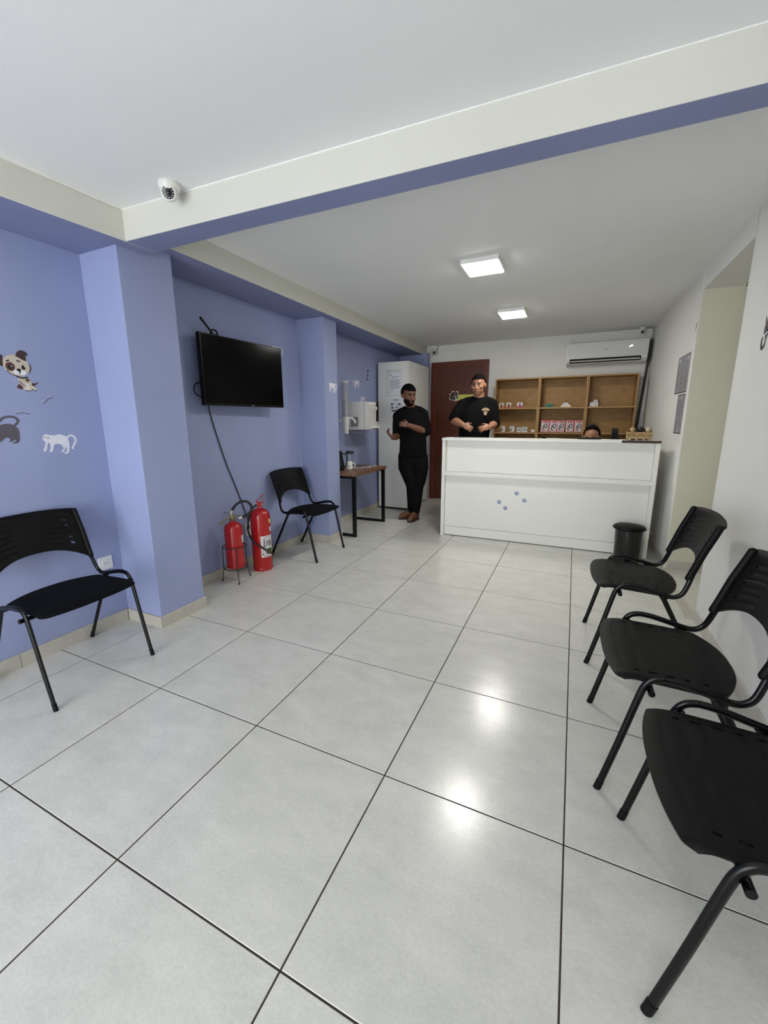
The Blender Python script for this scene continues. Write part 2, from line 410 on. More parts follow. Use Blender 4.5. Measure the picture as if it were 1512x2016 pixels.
# ------------------------------------------------------------------ chairs
def chair_meshes():
    ms = {}
    side = [(-.006, .0), (-.088, .40), (-.103, .452), (-.122, .474), (-.15, .482), (-.19, .481), (-.29, .460), (-.33, .452), (-.358, .457), (-.382, .48), (-.40, .53), (-.425, .62), (-.462, .73), (-.492, .80)]
    # tubes: one continuous bent tube each side (front leg, seat rail, back upright)
    for s, nm in ((1, 'near'), (-1, 'far')):
        leg = smooth_path([(f, .252*s, z) for f, z in [(-.001, .012), (-.045, .205), (-.086, .395), (-.101, .448), (-.122, .474), (-.152, .483)]], 4)
        ms['leg_'+nm] = MB().tube(leg, 1.0, 12, flat=(.0118, .0086), up=(1, 0, 0)).mesh('leg', BLKM, True)
        rail = smooth_path([(f, .252*s-(.0*s), z) for f, z in [(-.152, .483), (-.20, .479), (-.29, .458), (-.33, .450), (-.358, .455), (-.382, .478), (-.40, .53), (-.423, .62), (-.455, .72), (-.478, .785)]], 4)
        rail = [Vector((p.x, p.y-s*.012*min(1, max(0, (p.z-.47)/.1)) if p.x < -.33 else p.y, p.z)) for p in rail]
        ms['rail_'+nm] = MB().tube(rail, 1.0, 12, flat=(.0118, .0086), up=(1, 0, 0)).mesh('back_upright', BLKM, True)
        rear = [(-.295, .252*s, .452), (-.31, .25*s, .43), (-.525, .25*s, .012)]
        ms['rear_'+nm] = MB().tube(rear, 1.0, 12, flat=(.0118, .0086), up=(1, 0, 0)).mesh('leg', BLKM, True)
        ms['foot_'+nm] = MB().tube([(.003, .252*s, 0), (-.006, .252*s, .035)], 1.0, 12, flat=(.0128, .0096), up=(1, 0, 0)).mesh('foot_cap', BLK, True)
        ms['rfoot_'+nm] = MB().tube([(-.531, .25*s, 0), (-.514, .25*s, .035)], 1.0, 12, flat=(.0128, .0096), up=(1, 0, 0)).mesh('foot_cap', BLK, True)
    cb = MB()
    cb.tube([(-.118, -.272, .432), (-.118, .272, .432)], .0105, 12)
    cb.tube([(-.315, -.25, .436), (-.315, .25, .436)], .0095, 12)
    ms['cross'] = cb.mesh('cross_tube', BLKM, True)
    # seat shell: grid with slots along both sides
    def seat(slots):
        nu, nv = 46, 40
        def pt(u, v):                       # u -1..1 across, v 0 (rear)..1 (front)
            w = u*.232
            fr = .014-.036*abs(u)**2.4-.022*max(0,(abs(u)-.93)/.07)**2; re = -.395+.075*abs(u)**2.4+.02*max(0,(abs(u)-.93)/.07)**2
            f = re+(fr-re)*v
            z = .462-.010*(1-v)**2 + .004*math.cos(u*PI/2) - .012*max(0, (v-.80)/.20)**2
            z -= .007*max(0, (abs(u)-.92)/.08)**2
            if slots and .16 < abs(u) < .80:
                k = (v-.16)/.145
                if .16 < v < .88 and abs(k-round(k)) < .17: z -= .0018
            return (f, w, z)
        b = MB()
        b.v = [pt(-1+2*i/nu, j/nv) for j in range(nv+1) for i in range(nu+1)]
        for j in range(nv):
            for i in range(nu):
                u = -1+2*(i+.5)/nu; v = (j+.5)/nv
                if slots and .79 < abs(u) < .835:
                    k = (v-.20)/.145
                    if 0 <= round(k) <= 4 and abs(k-round(k)) < .20: continue
                b.f.append((j*(nu+1)+i, j*(nu+1)+i+1, (j+1)*(nu+1)+i+1, (j+1)*(nu+1)+i)); b.mi.append(0)
        return solid(b, .011, BLK if slots else CLOTHSEAT, 'seat')
    def solid(b, th, m, name):
        o = b.build(name, m, None, True)
        md = o.modifiers.new('s', 'SOLIDIFY'); md.thickness = th; md.offset = -1
        dg = bpy.context.evaluated_depsgraph_get()
        me = bpy.data.meshes.new_from_object(o.evaluated_get(dg)); me.name = name
        bpy.data.objects.remove(o)
        for p in me.polygons: p.use_smooth = True
        try: me.set_sharp_from_angle(angle=.8)
        except Exception: pass
        return me
    ms['seat'] = seat(True); ms['seat_cloth'] = seat(False)
    # backrest shell
    nu, nv = 48, 34
    b = MB()
    def bp(u, v):                           # v 0 bottom..1 top
        top = .838-.012*abs(u)**3; bot = .628-.088*abs(u)**2.6
        z = bot+(top-bot)*v
        t = (z-.53)/.31
        f = -.388-.098*t-.012*max(0, t)**2 - .034*(1-abs(u)**1.8)
        f -= .010*max(0, (v-.9)/.1)**2
        w = u*(.243-.004*v)
        if abs(u) > .3 and abs(u) < .86:
            k = (v-.14)/.13
            if .1 < v < .9 and abs(k-round(k)) < .22: f -= .0034
        return (f, w, z)
    b.v = [bp(-1+2*i/nu, j/nv) for j in range(nv+1) for i in range(nu+1)]
    for j in range(nv):
        for i in range(nu):
            u = -1+2*(i+.5)/nu; v = (j+.5)/nv
            if .715 < abs(u) < .785:
                k = (v-.235)/.13
                if 0 <= round(k) <= 4 and abs(k-round(k)) < .12: continue
            b.f.append((j*(nu+1)+i, j*(nu+1)+i+1, (j+1)*(nu+1)+i+1, (j+1)*(nu+1)+i)); b.mi.append(0)
    ms['back'] = solid(b, .012, BLK, 'backrest')
    for s, nm in ((1, 'near'), (-1, 'far')):
        ms['sleeve_'+nm] = MB().capsule(smooth_path([(-.398, .2385*s, .552), (-.414, .2385*s, .60), (-.442, .239*s, .69), (-.472, .2385*s, .77), (-.488, .237*s, .815)], 4), [.0132]*17, 14, flat=(1.25, .95), up=(1, 0, 0)).mesh('upright_sleeve', BLK, True)
    return ms
CM = chair_meshes()
def chair(x, y, rz, label, group, cloth=False):
    """x, y: the floor point midway between the two front feet; local +x is the way the chair faces"""
    t = empty('waiting_chair', (x, y, 0), label, 'chair', group, rz)
    def part(n, k, p=t): return link(bpy.data.objects.new(n, CM[k]), p)
    part('seat', 'seat_cloth' if cloth else 'seat'); part('backrest', 'back'); part('cross_tube', 'cross')
    for s in ('near', 'far'):
        l = part('leg', 'leg_'+s); part('foot_cap', 'foot_'+s, l)
        l = part('leg', 'rear_'+s); part('foot_cap', 'rfoot_'+s, l)
        part('back_upright', 'rail_'+s); part('upright_sleeve', 'sleeve_'+s)
    return t
GR = 'black chairs along the right wall'; GL = 'black chairs along the lavender wall'
chair(1.948, 1.999, PI, 'black plastic chair by the right wall, third from the front, nearest to the pedal bin', GR)
chair(1.961, 1.145, PI+.02, 'black plastic chair by the right wall, middle one of the row of three', GR)
chair(2.038, .544, PI+.016, 'black plastic chair nearest the viewer, front one of the row at the right wall', GR)
chair(-.303, .555, .032, 'black chair with a cloth seat beneath the puppy sticker, beside the front lavender pillar', GL, True)
chair(-.314, 2.755, 0.0, 'black chair with a cloth seat between the large red extinguisher and the second pillar', GL, True)

# ------------------------------------------------------------------ reception counter
rc = empty('reception_counter', (1.48, 3.95, 0), 'white laminate reception counter with a raised top and a ledge, across the room', 'counter')
def cpart(name, a, b, m=LAMIN, bev=.0015):
    o = MB().box((a[0]-1.48, a[1]-3.95, a[2]), (b[0]-1.48, b[1]-3.95, b[2])).build(name, m, rc, bevel=bev); return o
cpart('side_panel', (.470, 3.882, 0), (.505, 4.50, 1.088)); cpart('side_panel', (2.468, 3.882, 0), (2.503, 4.50, 1.088))
cpart('counter_top', (.468, 3.875, 1.089), (2.505, 4.085, 1.114))
cpart('upper_panel', (.506, 3.945, .742), (2.467, 3.965, 1.0885))
cpart('ledge', (.474, 3.872, .702), (2.499, 3.964, .741))
cpart('front_panel', (.506, 3.925, .112), (2.467, 3.945, .7015))
cpart('plinth', (.506, 3.925, .008), (2.467, 3.947, .109))
cpart('toe_gap_shade', (.51, 3.945, 0), (2.465, 3.955, .11), BLACK, 0)  # black strip standing for the shade in the gap under the plinth
cpart('desk_top', (1.25, 3.966, .715), (2.467, 4.50, .741))
cpart('edge_strip', (2.195, 3.8735, 1.090), (2.5045, 3.8755, 1.1135), mat('bare_brown_edge', (74, 54, 46), .7, var=.25, scale=60), 0)
pawm = mat('blue_paw_print', (128, 140, 184), .5)
def paw(name, cx, cz, s, rot, Mf, m, parent=None, t=.0012):
    q = [ellipse(0, -.1, .34, .28, 14)]+[ellipse(x, y, .13, .18, 10, r) for x, y, r in [(-.38, .15, .5), (-.14, .42, .15), (.16, .42, -.15), (.4, .15, -.5)]]
    Mx = Mf @ Matrix.Translation((0, 0, 0)) @ Matrix.Rotation(rot, 4, 'Z') @ Matrix.Scale(s, 4)
    return flat(name, q, m, Mx, 0, t/s, parent)
for (px, pz, rt, nm) in [(1.109, .429, .5, 'leftmost of the four'), (1.177, .367, .3, 'lowest of the four'), (1.283, .536, -.3, 'topmost of the four'), (1.364, .466, -.4, 'rightmost of the four')]:
    tag(paw('paw_sticker', 0, 0, .046, rt, FW(px, pz, 3.9248), pawm), 'small blue paw print sticker on the white counter front, '+nm, 'sticker', 'blue paw prints on the counter')

# things on the counter top
ct = 1.1145
o = MB().box((-.10, -.075, 0), (.10, .075, .0012)).build('paper_sheet', mat('white_paper', (244, 244, 242), .8)); o.location = (2.12, 3.955, ct); o.rotation_euler = (0, 0, .12)
tag(o, 'white paper sheet lying on the counter top, left of the puppy figurine', 'paper')
t = empty('card_reader', (2.145, 4.05, ct), 'small black upright card reader stand on the counter behind the white paper', 'card reader')
MB().box((-.045, -.03, 0), (.045, .03, .012)).build('stand_base', BLK, t, bevel=.004)
b = MB().box((-.027, -.008, 0), (.027, .012, .10)); b.xf(Matrix.Translation((0, 0, .008)) @ Matrix.Rotation(-.3, 4, 'X')); b.build('reader_body', BLK, t, bevel=.004)
b = MB().box((-.021, -.0095, .055), (.021, -.0078, .09)); b.xf(Matrix.Translation((0, 0, .008)) @ Matrix.Rotation(-.3, 4, 'X')); b.build('reader_screen', mat('dark_glass', (16, 18, 22), .1), t)
t = empty('tablet', (1.925, 4.03, ct), 'flat black tablet lying on the counter in front of the seated person', 'tablet')
MB().box((-.105, -.045, 0), (.105, .045, .014)).build('tablet_body', BLK, t, bevel=.004)
MB().box((-.095, -.037, .0138), (.095, .037, .0148)).build('tablet_screen', mat('dark_glass', (16, 18, 22), .1), t)
o = MB().box((-.06, -.03, 0), (.06, .03, .004)).build('note_pad', mat('pale_pad', (226, 222, 220), .8)); o.location = (1.60, 4.03, ct); tag(o, 'small pale note pad on the counter top at its middle', 'note pad')
o = MB().box((-.018, -.012, 0), (.018, .012, .012)).build('stamp_block', BLK, bevel=.003); o.location = (1.505, 4.04, ct); tag(o, 'tiny black block on the counter beside the pale note pad', 'stamp')
o = MB().box((-.055, -.04, 0), (.055, .04, .003)).build('card_holder', mat('grey_blue_card', (150, 150, 164), .6), bevel=.001); o.location = (.63, 4.01, ct); tag(o, 'small grey blue card lying on the left end of the counter top', 'card')

# puppy figurine
RES = mat('tan_resin', (178, 150, 104), .6, var=.25, scale=60, bump=.5, bscale=200)
RESD = mat('dark_resin', (92, 66, 40), .7, var=.3, scale=60)
FIGB = mat('black_resin', (22, 22, 24), .45)
CRM = mat('cream_resin', (196, 182, 156), .55, var=.2, scale=60)
t = empty('puppy_figurine', (2.335, 3.955, ct), 'resin figurine of three puppies in a wicker crate on the counter, right end', 'figurine')
b = MB()
for s in (-1, 1): b.box((-.098, s*.032-.004, .018), (.098, s*.032+.004, .072))
b.box((-.10, -.032, .018), (-.092, .032, .072)).box((.092, -.032, .018), (.10, .032, .072)).box((-.096, -.03, .016), (.096, .03, .026))
b.build('crate', RES, t, bevel=.002)
b = MB()
for z in (.018, .070): b.tube([(-.103, -.037, z), (.103, -.037, z), (.103, .037, z), (-.103, .037, z)], .0045, 8, closed=True)
b.build('crate_rim', RES, t, smooth=True)
text_mesh('welcome_text', 'BEM-VINDO', .036, RESD, FW(0, .044, -.0362), .0012, t)
for x in (-.075, -.02, .035, .08): MB().ell((x, -.02, .008), (.014, .022, .009)).build('paw', CRM, t, smooth=True)
MB().box((-.05, -.026, .0), (.06, .026, .016)).build('crate_base', RESD, t, bevel=.003)
for (x, m, em, z) in [(-.058, RES, FIGB, .094), (.005, FIGB, FIGB, .100), (.066, CRM, FIGB, .096)]:
    h = MB().ell((x, -.008, z), (.025, .023, .024)).ell((x, -.028, z-.008), (.012, .013, .010)).build('puppy_head', m, t, smooth=True)
    for s in (-1, 1): MB().ell((x+s*.024, -.006, z-.006), (.007, .012, .017), nu=10, nv=8).build('ear', RESD if m is not FIGB else FIGB, h, smooth=True)
    e = MB().ell((x, -.041, z-.005), (.004, .003, .003), nu=8, nv=6)
    for s in (-1, 1): e.ell((x+s*.009, -.029, z+.005), (.003, .002, .003), nu=8, nv=6)
    e.build('eyes_and_nose', FIGB, h, smooth=True)
    MB().capsule([(x, .004, .02), (x, 0, z-.012)], [.02, .017], 10).build('puppy_body', m, t, smooth=True)

# pedal bin
t = empty('pedal_bin', (2.318, 3.725, 0), 'black plastic pedal bin with a lid in front of the counter, right end', 'bin')
MB().lathe([(.100, .002), (.104, .012), (.112, .28), (.114, .315), (.108, .315), (.10, .02)], 36).build('bin_body', mat('glossy_black_plastic', (14, 14, 15), .2, var=.1), t, smooth=True)
MB().lathe([(.124, .312), (.135, .322), (.134, .330), (.12, .345), (.07, .356), (.0005, .360)], 36).build('lid', BLK, t, smooth=True)
MB().lathe([(.108, 0), (.108, .02)], 36).build('bin_foot', BLACK, t)
MB().box((-.035, -.15, .008), (.035, -.10, .02)).build('pedal', BLKM, t, bevel=.004)

# ------------------------------------------------------------------ shelf units behind the counter
MDF = wood('brown_shelf_board', (150, 114, 66), (170, 134, 82), .55, (1.5, 1.5, 5))
MDFE = wood('brown_board_edge', (156, 120, 74), (176, 140, 92), .6, (3, 3, 3))
def shelf_unit(x0, x1, label):
    xc = (x0+x1)/2; w = (x1-x0)/2-.0008
    t = empty('shelf_unit', (xc, 5.89, 0), label, 'shelf', 'brown shelf units behind the counter')
    y0, y1 = -.14, .137
    for s in (-1, 1):
        MB().box((min(s*w, s*(w-.018)), y0, 0), (max(s*w, s*(w-.018)), y1, 1.878)).build('side_panel', MDFE, t, bevel=.001)
    MB().box((-w+.018, y0, 1.860), (w-.018, y1, 1.878)).build('top_panel', MDFE, t, bevel=.001)
    MB().box((-w+.018, y1-.008, 0), (w-.018, y1, 1.860)).build('back_panel', MDF, t)
    for z in (.06, .40, .745, 1.105, 1.450):
        MB().box((-w+.018, y0+.004, z), (w-.018, y1-.008, z+.020)).build('shelf_board', MDFE, t, bevel=.001)
shelf_unit(.690, 1.297, 'brown open shelf unit behind the counter, nearest the wooden door, holding treat boxes')
shelf_unit(1.297, 1.900, 'brown open shelf unit behind the counter, middle one, with pink packs')
shelf_unit(1.900, 2.483, 'brown open shelf unit behind the counter, below the air conditioner by the right wall')
PAPW = mat('white_carton', (226, 224, 220), .6); PAPO = mat('orange_carton', (206, 112, 70), .6); DKP = mat('dark_print', (70, 46, 40), .6)
MAG = mat('magenta_print', (176, 58, 104), .6); TEAL = mat('teal_carton', (34, 128, 110), .6); PINK = mat('pink_card', (214, 156, 156), .6)
RED = mat('red_card', (170, 40, 46), .6); GREYP = mat('grey_print', (112, 106, 110), .6); BLUEP = mat('blue_print', (46, 54, 92), .6)
Z1, Z2 = 1.4705, 1.1255
for k, (xa, xb, m2, lab) in enumerate([(.755, .818, PAPO, 'white and orange treat box, leftmost on the upper shelf'), (.857, .923, PAPO, 'white and orange treat box, second on the upper shelf'), (1.007, 1.084, MAG, 'white and magenta treat box, third on the upper shelf')]):
    w = (xb-xa)/2
    t = empty('treat_box', ((xa+xb)/2, 5.80, Z1), lab, 'box', 'treat boxes on the upper shelf')
    MB().box((-w, -.02, 0), (w, .02, .074)).build('carton', PAPW, t, bevel=.001)
    flat('lower_band', [[(-w, 0), (w, 0), (w, .028), (-w, .016)]], m2, FW(0, .001, -.0202), 0, .0006, t)
    flat('print_dog', [ellipse(0, .036, w*.42, .017, 14), ellipse(0, .02, w*.3, .012, 12)], DKP if m2 is PAPO else MAG, FW(0, 0, -.0208), 0, .0006, t)
    flat('box_title', [[(-w*.7, .060), (w*.7, .060), (w*.7, .067), (-w*.7, .067)]], m2, FW(0, 0, -.0202), 0, .0006, t)
def stack(spec, m, name, labs, group, m2, y=5.80):
    for (x0, x1, z0, z1), lab in zip(spec, labs):
        t = empty(name, ((x0+x1)/2, y, z0), lab, 'box', group); w = (x1-x0)/2-.001
        MB().box((-w, -.025, 0), (w, .025, z1-z0-.0008)).build('carton', m, t, bevel=.001)
        flat('box_print', [[(-w*.7, .3*(z1-z0)), (w*.5, .3*(z1-z0)), (w*.5, .6*(z1-z0)), (-w*.7, .6*(z1-z0))]], m2, FW(0, 0, -.0252), 0, .0006, t)
DT = mat('dark_teal_print', (14, 74, 66), .6)
stack([(1.385, 1.434, Z1, Z1+.024), (1.436, 1.485, Z1, Z1+.024), (1.395, 1.440, Z1+.024, Z1+.048), (1.441, 1.482, Z1+.024, Z1+.048)], TEAL, 'teal_box', ['teal medicine box on the middle unit shelf, bottom left of its pile', 'teal medicine box on the middle unit shelf, bottom right of its pile', 'teal medicine box on the middle unit shelf, upper left of its pile', 'teal medicine box on the middle unit shelf, upper right of its pile'], 'teal boxes on the upper middle shelf', DT)
stack([(1.585, 1.715, Z1, Z1+.019), (1.60, 1.70, Z1+.019, Z1+.038), (1.615, 1.68, Z1+.038, Z1+.058)], PAPW, 'flat_box', ['long white flat box, bottom of the stepped pile right of the teal boxes', 'white flat box, middle of the stepped pile right of the teal boxes', 'short white flat box on top of the stepped pile right of the teal boxes'], 'stepped pile of white boxes', mat('pale_grey_print', (180, 176, 176), .6))
stack([(1.945, 1.995, Z1, Z1+.03), (1.996, 2.046, Z1, Z1+.03), (1.945, 1.985, Z1+.03, Z1+.058), (1.988, 2.044, Z1+.03, Z1+.058), (1.985, 2.032, Z1+.058, Z1+.087)], PAPW, 'pill_box', ['small white pill box in the unit by the right wall, bottom left of its pile', 'small white pill box in the unit by the right wall, bottom right of its pile', 'small white pill box in the unit by the right wall, middle left of its pile', 'small white pill box in the unit by the right wall, middle right of its pile', 'small white pill box in the unit by the right wall, top of its pile'], 'pile of white pill boxes', BLUEP)
for xa, xb, lab in [(.79, .857, 'white round pet supplement jar, leftmost on the lower shelf'), (.914, .992, 'white pet supplement jar, second on the lower shelf')]:
    r = (xb-xa)/2
    t = empty('supplement_jar', ((xa+xb)/2, 5.82, Z2), lab, 'jar', 'white jars on the lower shelf')
    MB().lathe([(r*.86, 0), (r, .008), (r, .066), (r*.88, .070)], 24).build('jar_body', PAPW, t, smooth=True)
    MB().lathe([(r*.9, .0705), (r*.92, .074), (r*.92, .086), (r*.85, .088)], 24).build('jar_lid', mat('jar_lid_grey', (206, 204, 202), .5), t, smooth=True)
    MB().ell((-r*.3, -r-.0008, .034), (.011, .0025, .012), nu=12, nv=8).build('label_dot', BLACK, t)
for (xa, xb, h, lab, m2) in [(1.02, 1.078, .068, 'white carton with a dark tilted print, third on the lower shelf', BLUEP), (1.09, 1.165, .074, 'white carton with a dark tilted print, fourth on the lower shelf', BLUEP), (1.218, 1.272, .018, 'tiny white flat carton at the end of the lower left shelf, under its twin', PAPO), (1.218, 1.270, .018, 'tiny white flat carton on top of its twin, end of the lower left shelf', PAPO)]:
    z = Z2+(.0185 if 'on top' in lab else 0); w = (xb-xa)/2
    t = empty('small_carton', ((xa+xb)/2, 5.80, z), lab, 'box', 'small cartons on the lower left shelf')
    MB().box((-w, -.02, 0), (w, .02, h)).build('carton', PAPW, t, bevel=.001)
    flat('box_print', [[(-w*.6, .25*h), (w*.9, .35*h), (w*.9, .55*h), (-w*.6, .45*h)]] + ([[(-w, .72*h), (w*.8, .78*h), (w*.8, .9*h), (-w, .84*h)]] if h > .05 else []), m2, FW(0, 0, -.0202), 0, .0006, t)
for k, (xa, xb, tilt, lab) in enumerate([(1.338, 1.448, .05, 'pink packet with a toy, leftmost of the five on the middle unit'), (1.452, 1.558, .07, 'pink packet with a toy, second from the left of the five'), (1.56, 1.655, .02, 'pink packet with a toy, in the centre of the five'), (1.668, 1.77, .0, 'pink packet with a toy, fourth of the five'), (1.775, 1.878, .03, 'pink packet with a toy, rightmost of the five by the divider')]):
    w = (xb-xa)/2
    t = empty('toy_packet', ((xa+xb)/2, 5.82-.012*(k % 2), Z2+.004), lab, 'packet', 'pink packets on the lower middle shelf', 0)
    t.rotation_euler = (-.10, tilt, 0)
    MB().box((-w*.96, -.006, 0), (w*.96, .006, .158)).build('card', PINK, t, bevel=.001)
    flat('printed_panel', [[(-w*.8, .012), (w*.8, .012), (w*.8, .128), (-w*.8, .128)]], mat('pale_panel', (196, 188, 190), .4), FW(0, 0, -.0062), 0, .0006, t)
    flat('packet_title', [[(-w*.6, .134), (w*.7, .134), (w*.7, .146), (-w*.6, .146)], [(-w*.6, .030), (w*.1, .020), (w*.1, .030), (-w*.6, .040)]], RED, FW(0, 0, -.0064), 0, .0008, t)
    MB().tube([(w*.25+.020*math.cos(a)*.9, -.011, .085+.028*math.sin(a)) for a in [2*PI*q/14 for q in range(14)]], .006, 8, closed=True).build('toy_ring', GREYP, t, smooth=True)
    MB().capsule([(-w*.4, -.011, .03), (-w*.3, -.011, .085)], [.006, .008], 8).build('toy_rope', GREYP, t, smooth=True)
for k, (x0, x1) in enumerate([(1.345, 1.46), (1.50, 1.60), (1.72, 1.88)]):
    o = MB().box((x0, 5.842, Z2), (x1, 5.856, Z2+.172-.004*k)).build('red_packet', RED, bevel=.001)
    tag(o, 'dark red packet standing behind the pink packets, '+['left end', 'near the middle', 'right end'][k], 'packet', 'red packets behind the pink ones')
o = MB().box((1.95, 5.80, Z2), (2.03, 5.86, Z2+.115)).build('dark_box', mat('dark_carton', (44, 40, 40), .6), bevel=.001)
MB().box((1.953, 5.799, Z2+.06), (2.027, 5.8002, Z2+.10)).build('box_print', GREYP, o)
tag(o, 'dark box with a grey print on the shelf behind the seated person', 'box')

# ------------------------------------------------------------------ air conditioner and cameras
t = empty('air_conditioner', (2.08, YB, 2.02), 'white split air conditioner high on the back wall, right corner', 'air conditioner')
ACM = mat('glossy_white_plastic', (214, 214, 214), .14, var=.01, coat=.4); ACW = mat('white_plastic', (222, 222, 218), .35, var=.01)
prof = [(0, .0), (-.10, .0), (-.165, .018), (-.205, .055), (-.215, .09), (-.212, .27), (-.20, .285), (0, .288)]
b = MB(); n = len(prof)
b.v = [(-.468, y, z) for y, z in prof]+[(.468, y, z) for y, z in prof]
b.f = [tuple(range(n)), tuple(range(2*n-1, n-1, -1))]+[(i, (i+1) % n, n+(i+1) % n, n+i) for i in range(n)]; b.mi = [0]*len(b.f)
b.build('ac_body', ACW, t, bevel=.006, seg=3)
MB().box((-.470, -.224, .088), (.470, -.214, .276)).build('front_panel', ACM, t, bevel=.004, seg=3)
b = MB(); b.box((-.43, -.03, -.006), (.40, .03, .006)); b.xf(Matrix.Translation((0, -.196, .052)) @ Matrix.Rotation(-.85, 4, 'X')); b.build('air_outlet', BLACK, t)
b = MB(); b.box((-.42, -.030, -.002), (.39, .002, .002)); b.xf(Matrix.Translation((0, -.19, .040)) @ Matrix.Rotation(-.45, 4, 'X')); b.build('louvre', ACW, t, bevel=.001)
MB().box((-.02, -.2252, .172), (.02, -.2238, .180)).build('badge', mat('silver_badge', (130, 130, 130), .3, .8), t)
dsp = mat('lit_display', (235, 240, 255), .5, emit=2.5, var=0)
flat('display', [[(0, 0), (.018, .012), (.030, .010), (.034, .026), (.018, .028), (.008, .014), (-.004, .012)]], dsp, FW(.26, .185, -.2242), 0, .0006, t)
# hose down the corner, made dark and thick for the shade beside the shelf
o = MB().tube(smooth_path([(2.586, 5.90, 2.30), (2.584, 5.93, 2.10), (2.575, 5.98, 1.95), (2.565, 6.0, 1.7), (2.545, 5.99, 1.35), (2.535, 5.985, 1.0), (2.535, 5.985, .1)], 5), .016, 8).build('drain_hose', mat('shaded_grey_hose', (62, 58, 56), .6), smooth=True)
tag(o, 'grey hose with painted shade running down the back right corner below the air conditioner', 'hose')

def dome_cam(loc, aim, label, s=1.0):
    t = empty('security_camera', loc, label, 'camera')
    CW = mat('white_camera_plastic', (224, 223, 218), .3, var=.01)
    MB().lathe([(.047*s, 0), (.049*s, -.006*s), (.047*s, -.02*s), (.036*s, -.034*s), (.02*s, -.036*s)], 28).build('camera_base', CW, t, smooth=True)
    d = Vector(aim).normalized(); q = d.to_track_quat('Z', 'Y').to_matrix().to_4x4(); Mx = Matrix.Translation((0, 0, -.040*s)) @ q
    h = MB().ell((0, 0, -.004*s), (.0335*s, .0335*s, .031*s)).xf(Mx).build('camera_ball', CW, t, smooth=True)
    MB().lathe([(.032*s, -.008*s), (.0345*s, .004*s), (.034*s, .026*s), (.031*s, .033*s), (.027*s, .034*s), (.025*s, .030*s)], 28, cap=False).xf(Mx).build('camera_ring', CW, h, smooth=True)
    MB().lathe([(.0268*s, .024*s), (.0262*s, .0305*s), (.002, .031*s)], 28).xf(Mx).build('lens_glass', mat('dark_lens', (22, 22, 26), .12), h)
    b = MB()
    for k in range(12):
        a = 2*PI*k/12; b.lathe([(.0026*s, .0312*s), (.0024*s, .033*s)], 8, (.0198*s*math.cos(a), .0198*s*math.sin(a), 0))
    b.xf(Mx).build('infrared_leds', mat('pale_led', (196, 196, 200), .3), h)
    MB().ell((0, 0, .031*s), (.009*s, .009*s, .004*s)).xf(Mx).build('lens', mat('dark_glass', (16, 18, 22), .1), h, smooth=True)
dome_cam((-.02, .985, CZF), (.75, -1.0, -.42), 'white dome camera under the front ceiling, beside the cross beam')
def bullet_cam(loc, label):
    t = empty('security_camera', loc, label, 'camera')
    CW = mat('white_camera_plastic', (224, 223, 218), .3, var=.01)
    MB().box((-.045, -.045, -.045), (.045, .045, 0)).build('camera_base', CW, t, bevel=.008, seg=3)
    MB().lathe([(.028, -.045), (.030, -.075)], 20).build('camera_neck', CW, t, smooth=True)
    h = MB().ell((0, -.005, -.105), (.042, .042, .046)).build('camera_ball', CW, t, smooth=True)
    MB().ell((.008, -.040, -.108), (.022, .012, .024)).build('lens', mat('dark_lens', (22, 22, 26), .12), h, smooth=True)
bullet_cam((-.305, 5.955, 2.44), 'white camera in the back left ceiling corner above the wooden door')
t = empty('security_camera', (2.475, 5.93, CZB), 'small white camera above the air conditioner in the back right corner', 'camera')
CW = MATS['white_camera_plastic']
MB().lathe([(.034, 0), (.034, -.012), (.018, -.02), (.018, -.035)], 20).build('camera_base', CW, t, smooth=True)
h = MB().tube([(.004, .04, -.055), (-.004, -.055, -.062)], .026, 18).build('camera_body', CW, t, smooth=True)
MB().tube([(-.004, -.0551, -.062), (-.0044, -.058, -.0622)], .020, 18).build('lens', MATS['dark_lens'], h)
o = MB().tube(smooth_path([(2.50, 5.93, 2.44), (2.55, 5.95, 2.442), (2.595, 5.97, 2.43), (2.598, 5.99, 2.30)], 4), .004, 6).build('camera_wire', GREYP, smooth=True)
tag(o, 'thin wire from the right corner camera along the ceiling', 'wire')

# ------------------------------------------------------------------ television and its cables
tv = empty('television', (-.74, 2.19, 1.43), 'black flat television hanging on the lavender wall between the pillars', 'television', rz=0)
tv.rotation_euler = (0, 0, PI/2-.055)
MB().box((-.440, -.016, 0), (.440, .022, .525)).build('bezel', mat('tv_bezel', (6, 6, 7), .3, spec=.25), tv, bevel=.003)
MB().box((-.430, -.0168, .018), (.430, -.0155, .516)).build('screen', mat('tv_screen', (2, 2, 3), .14, var=0, spec=.12), tv)
MB().box((-.25, .02, .08), (.25, .05, .44)).build('rear_shell', BLK, tv, bevel=.01)
MB().box((-.02, .048, .2), (.02, .125, .30)).build('wall_bracket', BLKM, tv)
flat('badge', [[(-.016, 0), (.016, 0), (.016, .008), (-.016, .008)]], mat('silver_badge', (130, 130, 130), .3, .8), FW(.05, .005, -.0166), 0, .0008, tv)
t = empty('tv_antenna', (-.77, 1.90, 1.955), 'black stick antenna with a coiled lead above the television', 'antenna')
MB().capsule([(0, .0, .01), (0, -.10, .10)], [.006, .010], 10).build('antenna_rod', BLKM, t, smooth=True)
MB().tube([(0, .015+.034*math.cos(a), .012+.028*math.sin(a)) for a in [2*PI*k/20 for k in range(20)]], .006, 8, closed=True).build('coiled_lead', BLKM, t, smooth=True)
MB().box((-.012, -.02, -.004), (.012, .05, .008)).build('antenna_foot', BLK, t, bevel=.003)
